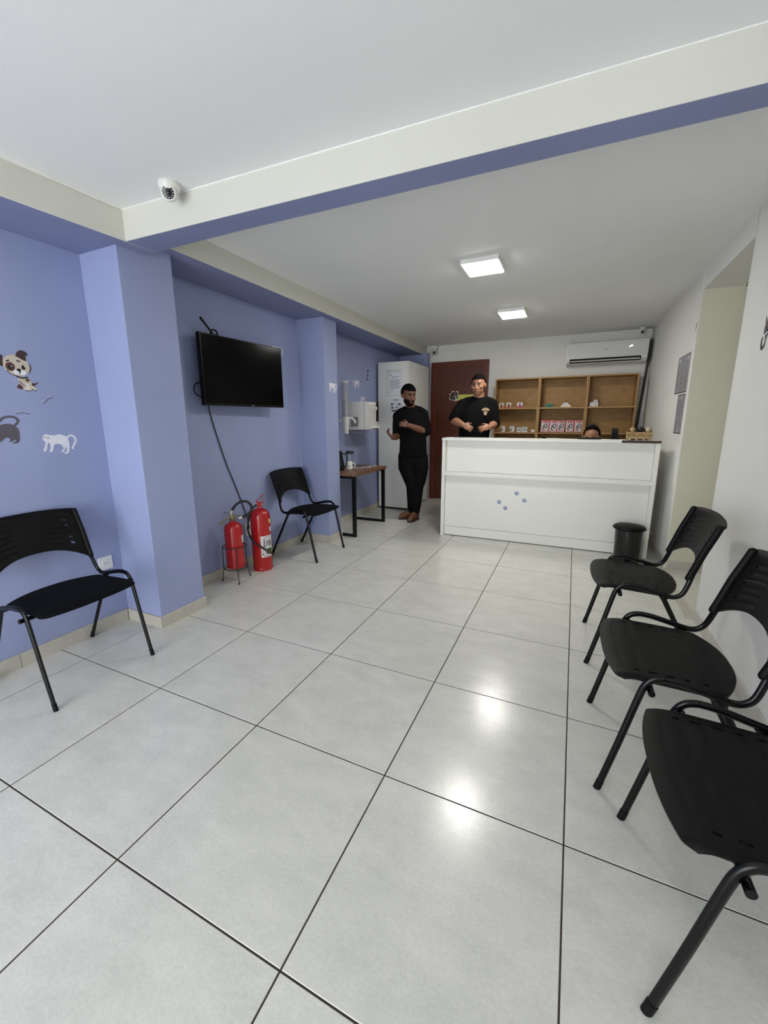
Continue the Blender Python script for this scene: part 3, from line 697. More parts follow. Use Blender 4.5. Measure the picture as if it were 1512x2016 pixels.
o = MB().tube(smooth_path([(-.80, 1.86, 1.45), (-.845, 1.872, 1.42), (-.852, 1.927, 1.227), (-.852, 2.009, .972), (-.852, 2.102, .742), (-.852, 2.195, .495), (-.845, 2.215, .40), (-.84, 2.215, .345)], 6), .0042, 8).build('power_cable', BLKM, smooth=True)
tag(o, 'thin black cable hanging from the television to the wall socket behind the extinguishers', 'cable')
o = MB().tube(smooth_path([(-.78, 1.80, 1.60), (-.79, 1.725, 1.59), (-.795, 1.70, 1.545), (-.79, 1.73, 1.50), (-.78, 1.80, 1.49)], 6), .005, 8).build('cable_loop', BLKM, smooth=True)
o.parent = tv; o.matrix_parent_inverse = (Matrix.Translation((-.74, 2.19, 1.43)) @ Matrix.Rotation(PI/2-.055, 4, 'Z')).inverted()
def socket(y, z, label, w=.078, h=.118):
    t = empty('wall_socket', (XL, y, z), label, 'socket')
    P = mat('white_socket_plastic', (232, 232, 232), .35, var=.01)
    MB().box((0, -w/2, -h/2), (.010, w/2, h/2)).build('socket_plate', P, t, bevel=.003)
    MB().box((.009, -w*.28, -h*.2), (.0125, w*.28, h*.2)).build('socket_insert', P, t, bevel=.002)
    b = MB()
    for k in (-1, 0, 1): b.box((.0123, k*.009-.002, -.002+(.004 if k == 0 else 0)), (.0128, k*.009+.002, .002+(.004 if k == 0 else 0)))
    b.build('socket_holes', BLACK, t)
socket(.938, .432, 'white wall socket above the baseboard beside the front lavender pillar', .085, .085)
socket(2.216, .34, 'white wall socket low on the lavender wall behind the extinguishers', .078, .122)

# ------------------------------------------------------------------ fire extinguishers
REDP = mat('extinguisher_red', (176, 18, 22), .25, var=.05, coat=.3)
BRASS = mat('worn_brass', (150, 136, 104), .4, .7, var=.2); RUB = mat('black_rubber', (16, 16, 17), .5, var=.1)
def patch(r, a0, a1, z0, z1, n=10):
    b = MB(); vs = []
    for k in range(n+1):
        a = a0+(a1-a0)*k/n
        for rr_ in (r, r+.0012):
            for z in (z0, z1): vs.append((rr_*math.cos(a), rr_*math.sin(a), z))
    fs = []
    for k in range(n):
        i = 4*k; j = i+4
        fs += [(i+2, j+2, j+3, i+3), (i, i+1, j+1, j), (i, j, j+2, i+2), (i+1, i+3, j+3, j+1)]
    fs += [(0, 2, 3, 1), (4*n, 4*n+1, 4*n+3, 4*n+2)]
    return b.add(vs, fs)
# local frame: +x image right, -y towards the viewer
RZ = math.atan2(.666, .746)
e2 = empty('fire_extinguisher', (-.675, 2.18, 0), 'tall red fire extinguisher standing on the floor with a white and green label', 'fire extinguisher', rz=RZ)
MB().lathe([(.083, 0), (.087, .006), (.087, .022), (.084, .028), (.086, .034), (.086, .48), (.083, .508), (.07, .534), (.045, .552), (.022, .56), (.02, .575)], 40).build('cylinder', REDP, e2, smooth=True)
v = MB().box((-.02, -.016, .572), (.02, .016, .612)).build('valve', REDP, e2, bevel=.004)
MB().box((-.03, -.010, .610), (.05, .010, .618)).build('carry_handle', REDP, e2, bevel=.002)
b = MB(); b.box((-.01, -.009, -.004), (.085, .009, .003)); b.xf(Matrix.Translation((-.02, 0, .628)) @ Matrix.Rotation(-.65, 4, 'Y')); b.build('lever', REDP, e2, bevel=.002)
MB().tube([(.022+.014*math.cos(a), -.012, .652+.016*math.sin(a)) for a in [2*PI*k/16 for k in range(16)]], .0025, 6, closed=True).build('safety_pin', mat('dark_steel', (90, 86, 84), .4, .8), e2, smooth=True)
MB().lathe([(.016, 0), (.016, .012)], 16).xf(plane_frame((.035, -.004, .590), (0, 1, 0), (0, 0, 1), (1, 0, 0))).build('pressure_gauge', BRASS, e2)
MB().tube(smooth_path([(-.02, -.004, .588), (-.055, -.015, .568), (-.088, -.02, .50), (-.104, -.02, .43), (-.108, -.025, .385), (-.098, -.04, .33), (-.062, -.078, .27), (.0, -.100, .225), (.05, -.098, .185)], 6), .0085, 10).build('hose', RUB, e2, smooth=True)
MB().capsule([(.035, -.1005, .198), (.075, -.088, .165)], [.011, .014], 12).build('nozzle', mat('olive_nozzle', (70, 64, 44), .5), e2, smooth=True)
a_ = lambda x: -PI/2+x
LB = mat('white_label', (232, 226, 228), .4, var=.02); GRN = mat('green_print', (28, 84, 48), .5); DKL = mat('label_print', (52, 56, 58), .5)
lb = patch(.0863, a_(-.10), a_(1.25), .128, .322, 16).build('label', LB, e2, smooth=True)
g = patch(.0876, a_(.42), a_(1.15), .158, .205, 8); g.build('label_green_field', GRN, lb)
b = MB()
for (p, q, z0, z1) in [(.36, 1.1, .296, .299), (.36, 1.1, .312, .315), (.36, .39, .296, .315), (.42, .47, .225, .275), (.55, .60, .235, .275), (.50, .68, .272, .279), (.70, .76, .225, .279), (.82, .88, .225, .279), (.86, 1.0, .25, .256), (.96, 1.02, .225, .279), (.18, .22, .20, .300), (.25, .27, .215, .300), (.30, .32, .22, .30), (.03, .16, .152, .164), (.2, .3, .142, .146), (.2, .8, .136, .139)]:
    patch(.0877, a_(p), a_(q), z0, z1, 3); b.add(*(lambda m: (m.v, m.f))(patch(.0877, a_(p), a_(q), z0, z1, 3)))
b.build('label_lettering', DKL, lb)
y2 = patch(.0863, a_(.95), a_(1.25), .43, .465, 5).build('date_sticker', mat('yellow_sticker', (222, 190, 84), .5), e2)
patch(.0863, a_(1.0), a_(1.25), .355, .395, 5).build('inspection_sticker', LB, e2)

st = empty('extinguisher_stand', (-.69, 1.87, 0), 'three-legged wire stand holding the small red extinguisher', 'stand', rz=math.atan2(.711, .703))
WIRE = mat('rusty_wire', (66, 54, 50), .5, .5, var=.25)
legs = [Vector((-.100, .012, 0)), Vector((.012, -.105, 0)), Vector((.098, .05, 0))]
for p in legs:
    d = p.normalized()
    l = MB().tube([(p*1.12)+Vector((0, 0, .01)), d*.098+Vector((0, 0, .10)), d*.096+Vector((0, 0, .30))], .0035, 8).build('leg', WIRE, st, smooth=True)
    MB().ell((p.x*1.13, p.y*1.13, .0085), (.0075, .0075, .0085), nu=10, nv=8).build('foot_tip', BLK, l, smooth=True)
for z, r in ((.30, .094), (.118, .094)):
    MB().tube([(r*math.cos(a), r*math.sin(a), z) for a in [2*PI*k/32 for k in range(32)]], .004, 8, closed=True).build('ring', WIRE, st, smooth=True)
MB().tube([(-.094, 0, .114), (.094, 0, .114)], .0035, 6).tube([(0, -.094, .110), (0, .094, .110)], .0035, 6).build('cross_wire', WIRE, st)
e1 = empty('fire_extinguisher', (-.69, 1.87, .118), 'small red fire extinguisher with a looped black hose, held in a wire stand', 'fire extinguisher', rz=math.atan2(.711, .703))
z_ = -.118
MB().lathe([(.066, 0), (.072, .006), (.072, .33), (.069, .35), (.055, .37), (.030, .385), (.022, .39), (.02, .40)], 36).build('cylinder', REDP, e1, smooth=True)
MB().lathe([(.022, .395), (.026, .402), (.030, .412), (.018, .42), (.016, .45)], 20).build('valve', BRASS, e1, smooth=True)
MB().tube([(.0, -.004, .43), (-.05, -.008, .415), (-.095, -.012, .378)], [.008, .007, .010], 8).build('lever', BRASS, e1, smooth=True)
MB().tube([(-.03, -.004, .445), (.05, 0, .436), (.075, 0, .425)], .006, 8).build('carry_handle', BRASS, e1, smooth=True)
MB().tube([(-.02, 0, .455), (-.055, 0, .468)], .002, 6).ell((-.058, 0, .470), (.005, .005, .005), nu=8, nv=6).build('safety_pin', MATS['dark_steel'], e1, smooth=True)
hp = [(-.01, 0, .452), (.0, 0, .475), (.03, -.006, .52), (.075, -.01, .55), (.12, -.012, .548), (.152, -.012, .515), (.150, -.012, .47), (.115, -.012, .435), (.07, -.01, .420), (.06, -.008, .418)]
hs = MB().tube(smooth_path(hp, 6), .0105, 10).build('hose', RUB, e1, smooth=True)
MB().tube([(.078, -.011, .424), (.052, -.008, .412)], .0125, 10).build('hose_end', mat('steel_ferrule', (196, 190, 178), .35, .8), hs, smooth=True)
MB().tube([(-.012, 0, .446), (.004, -.001, .482)], .0125, 10).build('hose_ferrule', MATS['steel_ferrule'], hs, smooth=True)
patch(.0722, a_(1.0), a_(1.35), .212, .275, 5).build('label', LB, e1)

# ------------------------------------------------------------------ side table with things on it, purifier, cup dispenser
TW = wood('walnut_table_top', (104, 72, 52), (136, 98, 72), .4, (8, 1, 8))
tb = empty('side_table', (-.60, 3.80, 0), 'narrow wooden side table on black steel loop frames by the lavender wall', 'table')
tp = MB(); corner = [(.225, -.42+.03), (.25-.05, -.42)]
pts = [(-.258, -.42), (.19, -.42)]+[(.19+.05*math.cos(a), -.37+.05*math.sin(a)) for a in [-PI/2+PI/2*k/6 for k in range(1, 7)]]+[(.24, .42), (-.258, .42)]
tp.prism(pts, .70, .735).build('table_top', TW, tb, bevel=.002)
for y in (-.405, .375):
    f = MB(); s = .03
    f.box((.185, y, 0), (.225, y+s, .70)).box((-.235, y, 0), (-.205, y+s, .70)).box((-.205, y, 0), (.185, y+s, .03)).box((-.205, y, .67), (.185, y+s, .70))
    f.build('leg_frame', BLKM, tb, bevel=.002)
TZ = .7355
m_ = empty('mug', (-.615, 3.70, TZ), 'white coffee mug with faint lettering on the side table', 'mug')
CER = mat('white_ceramic', (238, 236, 230), .2, var=.01)
MB().lathe([(.030, 0), (.038, .003), (.040, .012), (.040, .092), (.0385, .094), (.037, .090), (.036, .012), (.001, .008)], 28).build('mug_body', CER, m_, smooth=True)
MB().tube(smooth_path([(.036, .012, .074), (.058, .02, .074), (.068, .024, .05), (.056, .02, .024), (.036, .012, .020)], 5), .0055, 8).build('mug_handle', CER, m_, smooth=True)
flat('mug_lettering', [[(-.016, .045), (.014, .045), (.014, .050), (-.016, .050)], [(-.012, .036), (.018, .036), (.018, .040), (-.012, .040)]], GREYP, plane_frame((.012, -.0392, 0), (.95, .3, 0), (0, 0, 1), (.3, -.95, 0)), 0, .001, m_)
k_ = empty('coffee_flask', (-.665, 3.56, TZ), 'glossy black coffee flask beside the white mug', 'flask')
GB = mat('glossy_black', (12, 12, 13), .08, var=0)
MB().lathe([(.052, 0), (.056, .01), (.056, .06), (.048, .12), (.038, .17), (.034, .19)], 28).build('flask_body', GB, k_, smooth=True)
MB().lathe([(.035, .191), (.036, .205), (.028, .225), (.008, .235), (.001, .236)], 24).build('flask_lid', GB, k_, smooth=True)
MB().tube(smooth_path([(.03, .015, .195), (.075, .03, .185), (.085, .034, .13), (.07, .028, .06), (.05, .02, .05)], 5), .006, 8).build('flask_handle', BLK, k_, smooth=True)
g_ = empty('glass_jar', (-.66, 3.80, TZ), 'clear glass jar with a dark lid on the side table behind the mug', 'jar')
GL_ = mat('clear_glass', (240, 246, 246), .03, var=0, trans=1.0)
MB().lathe([(.046, 0), (.048, .004), (.048, .175), (.0455, .175), (.0455, .006), (.001, .006)], 28).build('jar_glass', GL_, g_, smooth=True)
MB().lathe([(.049, .176), (.050, .18), (.050, .205), (.046, .21)], 28).build('jar_lid', mat('dark_lid', (34, 40, 52), .35), g_, smooth=True)
o = MB().tube(smooth_path([(-.60, 3.80, TZ+.004), (-.52, 3.86, TZ+.004), (-.56, 3.93, TZ+.004), (-.47, 3.98, TZ+.004), (-.53, 4.06, TZ+.004), (-.45, 4.10, TZ+.004), (-.5, 4.16, TZ+.004)], 6), .0035, 6).build('white_cord', ACW, smooth=True)
tag(o, 'loose white cord lying on the side table behind the mug', 'cord')

wp = empty('water_purifier', (XL, 4.24, 1.19), 'white wall-mounted water purifier above the side table', 'water purifier')
MB().box((.0, -.17, 0), (.255, .17, .345)).build('purifier_body', ACW, wp, bevel=.012, seg=3)
MB().box((.258, -.17, .004), (.30, .17, .345)).build('front_cover', ACM, wp, bevel=.008, seg=3)
MB().box((.253, -.165, .006), (.262, .165, .34)).build('seam', GREYP, wp)
MB().box((.299, .10, .10), (.303, .171, .346)).build('side_panel', mat('black_gloss_panel', (14, 14, 16), .12), wp, bevel=.0005)
MB().box((.299, -.10, .30), (.316, .06, .34)).build('nozzle_housing', ACW, wp, bevel=.005)
for y in (-.05, .05): MB().tube([(.30, y, .285), (.33, y, .28), (.335, y, .25)], .009, 8).build('tap', ACW, wp, smooth=True)
MB().box((.295, -.01, .02), (.345, .13, .05)).build('drip_tray', ACW, wp, bevel=.006)
gr = MB().box((.075, -.1712, .04), (.18, -.1692, .16)).build('grille', mat('grille_grey', (120, 120, 116), .6), wp)
for k in range(7): MB().box((.078, -.174, .046+k*.016), (.177, -.1705, .053+k*.016)).build('slat', mat('grille_slat', (158, 158, 152), .5), gr)
MB().tube(smooth_path([(.05, -.12, .0), (.06, -.13, -.02), (.12, -.10, -.035), (.16, 0, -.03)], 4), .004, 6).build('water_tube', ACW, wp, smooth=True)
cd = empty('cup_dispenser', (-.74, 3.86, 1.15), 'clear tube cup dispenser with white cups on the lavender wall', 'cup dispenser')
CLR = mat('clear_plastic', (240, 240, 246), .12, var=0, trans=.8, spec=.4)
MB().lathe([(.040, .20), (.040, .60), (.038, .60), (.038, .20)], 24, cap=False).build('clear_tube', CLR, cd, smooth=True)
MB().lathe([(.042, .598), (.043, .602), (.042, .615), (.03, .622), (.001, .622)], 24).build('tube_lid', ACW, cd, smooth=True)
cs = MB()
for k in range(14): cs.lathe([(.026, .215+k*.012), (.033, .245+k*.012), (.0345, .246+k*.012), (.0345, .249+k*.012)], 20)
cs.build('stacked_cups', PAPW, cd, smooth=True)
MB().lathe([(.033, .0), (.038, .11), (.046, .15), (.046, .19), (.041, .20), (.040, .15), (.030, .005)], 24).build('cup_outlet', ACW, cd, smooth=True)
MB().box((-.12, -.05, .14), (-.04, .05, .175)).box((-.12, -.012, .14), (-.042, .012, .165)).build('wall_mount', ACW, cd, bevel=.004)
MB().tube(smooth_path([(.04, 0, .17), (.075, .02, .185), (.095, .05, .15), (.10, .06, .125)], 5), .013, 10).build('release_lever', ACW, cd, smooth=True)

# ------------------------------------------------------------------ tall cabinet with notices
cbn = empty('tall_cabinet', (-.585, 5.39, 0), 'tall white two-door cabinet in the back left corner', 'cabinet')
MB().box((-.235, -.43, .03), (.215, .43, 2.105)).build('carcass', LACQ, cbn, bevel=.002)
MB().box((-.22, -.42, 0), (.20, .42, .03)).build('plinth', BLACK, cbn)
for y0, y1 in ((-.432, -.002), (.002, .432)):
    d = MB().box((.217, y0, .03), (.236, y1, 2.105)).build('door', LACQ, cbn, bevel=.002)
    MB().tube([(.236, (y0+y1)/2+(.17 if y0 < -.1 else -.17), 1.0), (.262, (y0+y1)/2+(.17 if y0 < -.1 else -.17), 1.01), (.262, (y0+y1)/2+(.17 if y0 < -.1 else -.17), 1.13), (.236, (y0+y1)/2+(.17 if y0 < -.1 else -.17), 1.14)], .005, 8).build('handle', mat('satin_metal', (170, 168, 160), .35, 1.0), d, smooth=True)
PAP = mat('notice_paper', (220, 221, 226), .7, var=.02); PRT = mat('notice_print', (96, 96, 104), .7); PRK = mat('notice_dark_print', (44, 44, 50), .7)
CY = 4.9595
def notice(name, x0, x1, z0, z1, label, bars, darks):
    w, h = x1-x0, z1-z0
    o = flat(name, [[(0, 0), (w, 0), (w, h), (0, h)]], PAP, FW(x0, z0, CY), 0, .001)
    tag(o, label, 'notice')
    flat('printed_lines', [[(a*w, b*h), (c*w, b*h), (c*w, b*h+.0045), (a*w, b*h+.0045)] for a, b, c in bars], PRT, FW(x0, z0, CY), .001, .0014, o)
    flat('printed_heading', [[(a*w, b*h), (c*w, b*h), (c*w, b*h+d*h), (a*w, b*h+d*h)] for a, b, c, d in darks], PRK, FW(x0, z0, CY), .001, .0014, o)
    return o
o = flat('plastic_sleeve', [[(0, 0), (.235, 0), (.235, .36), (0, .36)]], mat('sleeve_plastic', (206, 207, 204), .25), FW(-.69, 1.64, CY+.0003), 0, .0006)
tag(o, 'pale plastic sleeve behind the upper notice on the white cabinet', 'sleeve')
notice('notice', -.66, -.445, 1.65, 1.962, 'upper white printed notice on the side of the tall cabinet', [(.1, .66-.045*k, .88-.05*(k % 3)) for k in range(9)]+[(.1, .25, .4)], [(.08, .88, .22, .03), (.25, .79, .72, .018), (.1, .14, .3, .016)])
notice('notice', -.645, -.44, 1.41, 1.625, 'lower printed notice with small pictures on the side of the tall cabinet', [(.3, .62, .55), (.1, .42, .9), (.12, .18, .8)], [(.28, .80, .75, .045), (.12, .50, .3, .10), (.65, .50, .85, .10), (.14, .28, .34, .08), (.45, .30, .7, .05), (.2, .08, .55, .08)])

# ------------------------------------------------------------------ door sign
t = empty('door_sign', (.03, 6.004, 1.655), 'black paw sign with a white s and a yellow name plate on the wooden door', 'sign')
flat('name_plate', [[(.03, -.055), (.30, -.055), (.30, .035), (.03, .035)]], mat('yellow_sign', (196, 190, 84), .5), FW(0, 0, 0), 0, .003, t)
SW = mat('white_print', (226, 222, 210), .5)
paw('paw_outline', 0, 0, .165, .75, FW(0, .002, 0), SW, t, .004); paw('paw_shape', 0, 0, .142, .75, FW(0, .002, -.0042), BLACK, t, .002)
text_mesh('sign_letter', 's', .125, SW, FW(.016, -.006, -.0068), .0008, t)

# ------------------------------------------------------------------ posters and stickers on the walls
PG = mat('grey_poster', (150, 150, 156), .35, var=.05, scale=30); PGD = mat('poster_print', (126, 124, 131), .5); PGE = mat('poster_border', (66, 66, 70), .5); GLN = mat('poster_white_print', (214, 214, 216), .4)
def poster(y0, y1, z0, z1, label, cols, rows, blk):
    w, h = y1-y0, z1-z0; Mx = RW(y1, z0)
    o = flat('poster', [[(0, 0), (w, 0), (w, h), (0, h)]], PGE, Mx, 0, .003); tag(o, label, 'poster')
    flat('poster_sheet', [[(.008, .008), (w-.012, .008), (w-.012, h-.008), (.008, h-.008)]], PG, Mx, .003, .0036, o)
    q = []
    for c in range(cols):
        cw = (w-.05)/cols
        for r in range(rows):
            x = .025+c*cw; z = .03+(h-.07)*r/rows
            e_ = x+cw*random.uniform(.3, .92); q.append([(x, z), (e_, z), (e_, z+(h/rows)*random.uniform(.15, .45)), (x, z+(h/rows)*.3)])
    flat('poster_text', q, PGD, Mx, .0036, .004, o)
    flat('poster_marks', blk(w, h), GLN, Mx, .0036, .0042, o)
poster(3.70, 4.20, 1.53, 1.85, 'larger grey printed poster on the right wall beside the opening, upper one', 3, 15, lambda w, h: [[(.06, h-.045), (.11, h-.045), (.11, h-.02), (.06, h-.02)], [(w*.7, h-.05), (w*.85, h-.04), (w*.85, h-.025), (w*.7, h-.03)], [(w*.2, .015), (w*.24, .015), (w*.24, .05), (w*.2, .05)]])
poster(3.72, 4.02, 1.18, 1.515, 'narrower grey printed poster on the right wall below the larger one', 2, 15, lambda w, h: [[(w*.45, h-.035), (w*.62, h-.035), (w*.62, h-.018), (w*.45, h-.018)], [(w*.5, .02), (w*.56, .02), (w*.56, .06), (w*.5, .06)]])
BRN = mat('sticker_brown', (96, 62, 56), .5); DKC = mat('sticker_dark_grey', (92, 86, 96), .5); WHC = mat('sticker_white', (232, 232, 242), .5); TAN = mat('sticker_tan', (204, 194, 178), .5); DBR = mat('sticker_dark_brown', (66, 46, 44), .5); PKB = mat('sticker_greyish_brown', (150, 130, 122), .5)
o = flat('brown_sticker', [spath2([(0, -.03), (.02, 0), (.024, .035), (.008, .03), (-.012, .0), (0, -.03)], 4)[:-1]], PKB, RW(3.692, 2.03, XR-.004), 0, .0012); tag(o, 'small brownish sticker high on the right wall edge beside the opening', 'sticker')
# cat on the near right wall, cut by the picture edge
t = flat('cat_sticker', [stroke(spath2([(.002, -.025), (-.008, -.055), (.004, -.085), (.03, -.08), (.04, -.06)], 5), [.006+.004*math.sin(k/20*PI) for k in range(21)]), ellipse(.03, .0, .028, .035, 16), [(.05, .02), (.10, .03), (.13, 0), (.12, -.07), (.10, -.07), (.10, -.03), (.06, -.02), (.04, -.06), (.03, -.055)]], mat('sticker_plum', (66, 52, 66), .5), RW(2.235, 1.745), 0, .0012)
tag(t, 'dark grey cat sticker on the right wall at the edge of the view', 'sticker')
flat('cat_ears', [[(.008, .028), (.0, .07), (.028, .038)], [(.036, .036), (.055, .07), (.055, .02)]], BRN, RW(2.235, 1.745), 0, .0013, t)
flat('cat_collar', [[(.0, -.035), (.055, -.02), (.055, -.012), (0, -.026)]], WHC, RW(2.235, 1.745), .0012, .0016, t)

# left wall stickers; coordinates in a zoomed drawing -> metres
def S(pts, o, s): return [((a-o[0])*s, (o[1]-b)*s) for a, b in pts]
wc = [ # arched white cat, traced outline (drawing units)
    spath2([(552,1380),(560,1340),(590,1322),(640,1335),(690,1340),(740,1328),(790,1340),(830,1365),(850,1420),(848,1490),(835,1550),(815,1582),(775,1584),(770,1574),(800,1560),(812,1520),(798,1500),(780,1540),(765,1562),(738,1555),(765,1530),(772,1500),(752,1460),(700,1450),(668,1465),(655,1500),(640,1545),(615,1552),(608,1530),(625,1490),(620,1440),(600,1430),(590,1470),(570,1530),(545,1542),(538,1524),(560,1480),(575,1420),(555,1400)], 2)]
tail = stroke(spath2([(835,1375),(860,1352),(900,1350),(930,1380),(935,1420),(915,1460),(890,1500),(882,1530)], 4), 12)
def white_cat(Mx, s, label, face=True, mirror=False):
    o = (735, 1590); f = -1 if mirror else 1
    P = [[(x*f, y) for x, y in S(q, o, s)] for q in wc+[tail]]
    c = flat('cat_sticker', P, WHC, Mx, 0, .0012); tag(c, label, 'sticker', 'cat stickers on the lavender wall')
    if face:
        e = [[(x*f, y) for x, y in S(ellipse(a, b, r, r, 8), o, s)] for a, b, r in [(573, 1358, 8), (612, 1366, 8), (590, 1378, 5), (628, 1386, 4)]]
        flat('cat_face', e, DKC, Mx, .0012, .0016, c)
k = .00043
white_cat(LW(.79, 1.133), k, 'white arched cat sticker on the lavender wall above the nearest left chair')
white_cat(LW(2.775, 1.90), .00040, 'white cat sticker half hidden behind the upper right corner of the television', False)
white_cat(LW(3.262, 1.588, -.545), .00040, 'white cat sticker on the front face of the second lavender pillar', False)
white_cat(LW(4.375, 1.712), .00042, 'white cat sticker on the wall right of the cup dispenser tube', False, True)
white_cat(LW(4.545, 1.53), .00034, 'white cat sticker just above the water purifier', False, True)
# dark arched cat
o = (60, 1490); Mx = LW(.538, 1.203)
dc = [spath2([(-260,1480),(-262,1300),(-200,1270),(-60,1300),(0,1295),(60,1258),(130,1248),(190,1270),(225,1330),(222,1400),(215,1450),(190,1480),(140,1482),(150,1470),(180,1455),(175,1440),(150,1450),(130,1462),(105,1458),(125,1440),(105,1410),(70,1420),(40,1450),(-20,1490),(-60,1560),(-90,1555),(-60,1480),(-100,1440),(-150,1460),(-190,1540),(-220,1540),(-190,1440)], 2)]
t = flat('cat_sticker', [S(dc[0], o, k), S(stroke(spath2([(190,1270),(220,1240),(232,1205),(205,1175),(150,1165),(90,1180),(50,1222)], 4), 13), o, k)], DKC, Mx, 0, .0012)
tag(t, 'dark grey arched cat sticker on the lavender wall at the left edge of the view', 'sticker', 'cat stickers on the lavender wall')
flat('cat_face', [S(ellipse(-230, 1340, 7, 9, 8), o, k), S(ellipse(-195, 1345, 7, 9, 8), o, k)], WHC, Mx, .0012, .0016, t)
# seated puppy
o = (250, 800); Mx = LW(.668, 1.478); k2 = .00043
t = flat('puppy_sticker', [S(ellipse(205, 510, 135, 122, 28, .25), o, k2), S(spath2([(200,640),(295,640),(330,690),(345,740),(380,780),(370,792),(330,785),(300,798),(255,795),(240,770),(200,730)], 3), o, k2)], TAN, Mx, 0, .0012)
tag(t, 'cartoon puppy sticker with brown ears on the lavender wall, above the nearest left chair', 'sticker')
flat('puppy_ear', [S(spath2([(208,400),(235,350),(275,328),(325,345),(335,385),(312,385),(308,450),(260,430)], 3), o, k2)], DBR, Mx, .0012, .0017, t)
flat('puppy_ear', [S(spath2([(80,405),(20,415),(-5,455),(55,535),(72,520)], 3), o, k2)], DBR, Mx, .0012, .0017, t)
flat('puppy_patches', [S(ellipse(140, 530, 48, 52, 16), o, k2), S(ellipse(292, 675, 22, 20, 12), o, k2), S(spath2([(200,725),(230,755),(225,785),(195,785),(168,762)], 3), o, k2), S(ellipse(345, 730, 16, 22, 10), o, k2), S(stroke([(340,715),(380,715),(400,690)], 7), o, k2)], BRN, Mx, .0012, .0017, t)
flat('puppy_legs', [S(spath2([(255,715),(300,715),(303,760),(312,790),(290,800),(250,795),(246,780),(262,765)], 3), o, k2), S(spath2([(318,745),(345,742),(352,775),(380,780),(372,795),(335,790)], 3), o, k2)], mat('sticker_cream', (224, 216, 202), .5), Mx, .0012, .0018, t)
flat('puppy_outline', [S(stroke(spath2([(250,798),(285,803),(310,797)], 4), 4), o, k2), S(stroke(spath2([(325,770),(335,790),(375,794)], 4), 4), o, k2), S(stroke(spath2([(205,690),(230,730),(262,745)], 4), 4), o, k2), S(stroke(spath2([(95,575),(140,618),(205,636)], 5), 4), o, k2), S(stroke(spath2([(338,480),(345,530),(325,585)], 5), 5), o, k2)], DBR, Mx, .0018, .0021, t)
flat('puppy_muzzle', [S(ellipse(200, 585, 36, 30, 16), o, k2), S(ellipse(255, 590, 36, 30, 16), o, k2)], WHC, Mx, .0012, .0018, t)
flat('puppy_eyes_and_nose', [S(ellipse(140, 533, 22, 28, 12), o, k2), S(ellipse(272, 528, 20, 28, 12), o, k2), S(ellipse(220, 562, 24, 16, 12), o, k2), S(stroke([(108,470),(140,458)], 7), o, k2), S(stroke([(212,455),(250,462)], 7), o, k2), S(stroke([(188,640),(250,655),(300,640)], 8), o, k2)], BLACK, Mx, .0018, .0022, t)
flat('puppy_highlights', [S(ellipse(150, 525, 7, 8, 8), o, k2), S(ellipse(284, 516, 7, 8, 8), o, k2)], WHC, Mx, .0022, .0025, t)
for (y, z, r, lab) in [(.640, 1.364, -.03, 'small outlined bone sticker under the puppy sticker, lower of two'), (.762, 1.436, .62, 'small outlined bone sticker to the right of the puppy, higher of two')]:
    Mx = LW(y, z) @ Matrix.Rotation(r, 4, 'Z')
    bone = flat('bone_sticker', [spath2([(-.026, -.006), (.0, -.004), (.024, -.006), (.03, -.001), (.024, .004), (.03, .009), (.022, .012), (0, .005), (-.022, .012), (-.03, .009), (-.025, .004), (-.031, -.001)], 2)], mat('sticker_pale_lavender', (168, 174, 206), .5), Mx, 0, .001)
    tag(bone, lab, 'sticker', 'bone stickers')
    flat('bone_outline', [stroke(spath2([(-.030, -.006), (-.022, -.005), (0, -.001), (.02, -.004), (.030, -.008)], 3), .0018)], mat('sticker_outline', (72, 84, 104), .5), Mx, .001, .0014, bone)
# small dog figure on the wall by the cabinet
Mx = LW(4.715, 1.90)
t = flat('dog_sticker', [ellipse(0, -.005, .026, .055, 16), ellipse(.0, .062, .022, .024, 14), stroke([(-.02, -.03), (-.032, -.06)], .006)], mat('sticker_navy', (52, 50, 78), .5), Mx, 0, .0012)
tag(t, 'small dark dog sticker on the lavender wall beside the tall cabinet', 'sticker')
flat('dog_chest', [ellipse(.008, -.012, .010, .03, 12), ellipse(.002, .040, .016, .008, 10), ellipse(0, -.066, .016, .008, 10)], WHC, Mx, .0012, .0016, t)

# ------------------------------------------------------------------ people
def remeshed(mb, name, m, parent, voxel=.006, it=4, fac=.5):
    o = mb.build(name, m, None)
    md = o.modifiers.new('r', 'REMESH'); md.mode = 'VOXEL'; md.voxel_size = voxel; md.use_smooth_shade = True
    ms = o.modifiers.new('s', 'SMOOTH'); ms.factor = fac; ms.iterations = it
    dg = bpy.context.evaluated_depsgraph_get()
    me = bpy.data.meshes.new_from_object(o.evaluated_get(dg)); me.name = name
    bpy.data.objects.remove(o)
    for p in me.polygons: p.use_smooth = True
    return link(bpy.data.objects.new(name, me), parent)
def Pp(s, z, d): return Vector((s, -d, z))       # figure frame: s image-right, z up, d towards the viewer
def loft(mb, secs, n=28, e=2.4):
    """secs: (z, s, d, rs, rd)"""
    vs = []; fs = []
    for z, s, d, rs, rd in secs:
        for k in range(n):
            a = 2*PI*k/n; ca, sa = math.cos(a), math.sin(a)
            vs.append(Pp(s+rs*math.copysign(abs(ca)**(2/e), ca), z, d+rd*math.copysign(abs(sa)**(2/e), sa)))
    for i in range(len(secs)-1):
        for k in range(n): fs.append((i*n+k, i*n+(k+1) % n, (i+1)*n+(k+1) % n, (i+1)*n+k))
    fs.append(tuple(range(n))); fs.append(tuple((len(secs)-1)*n+k for k in range(n)))
    return mb.add(vs, fs)
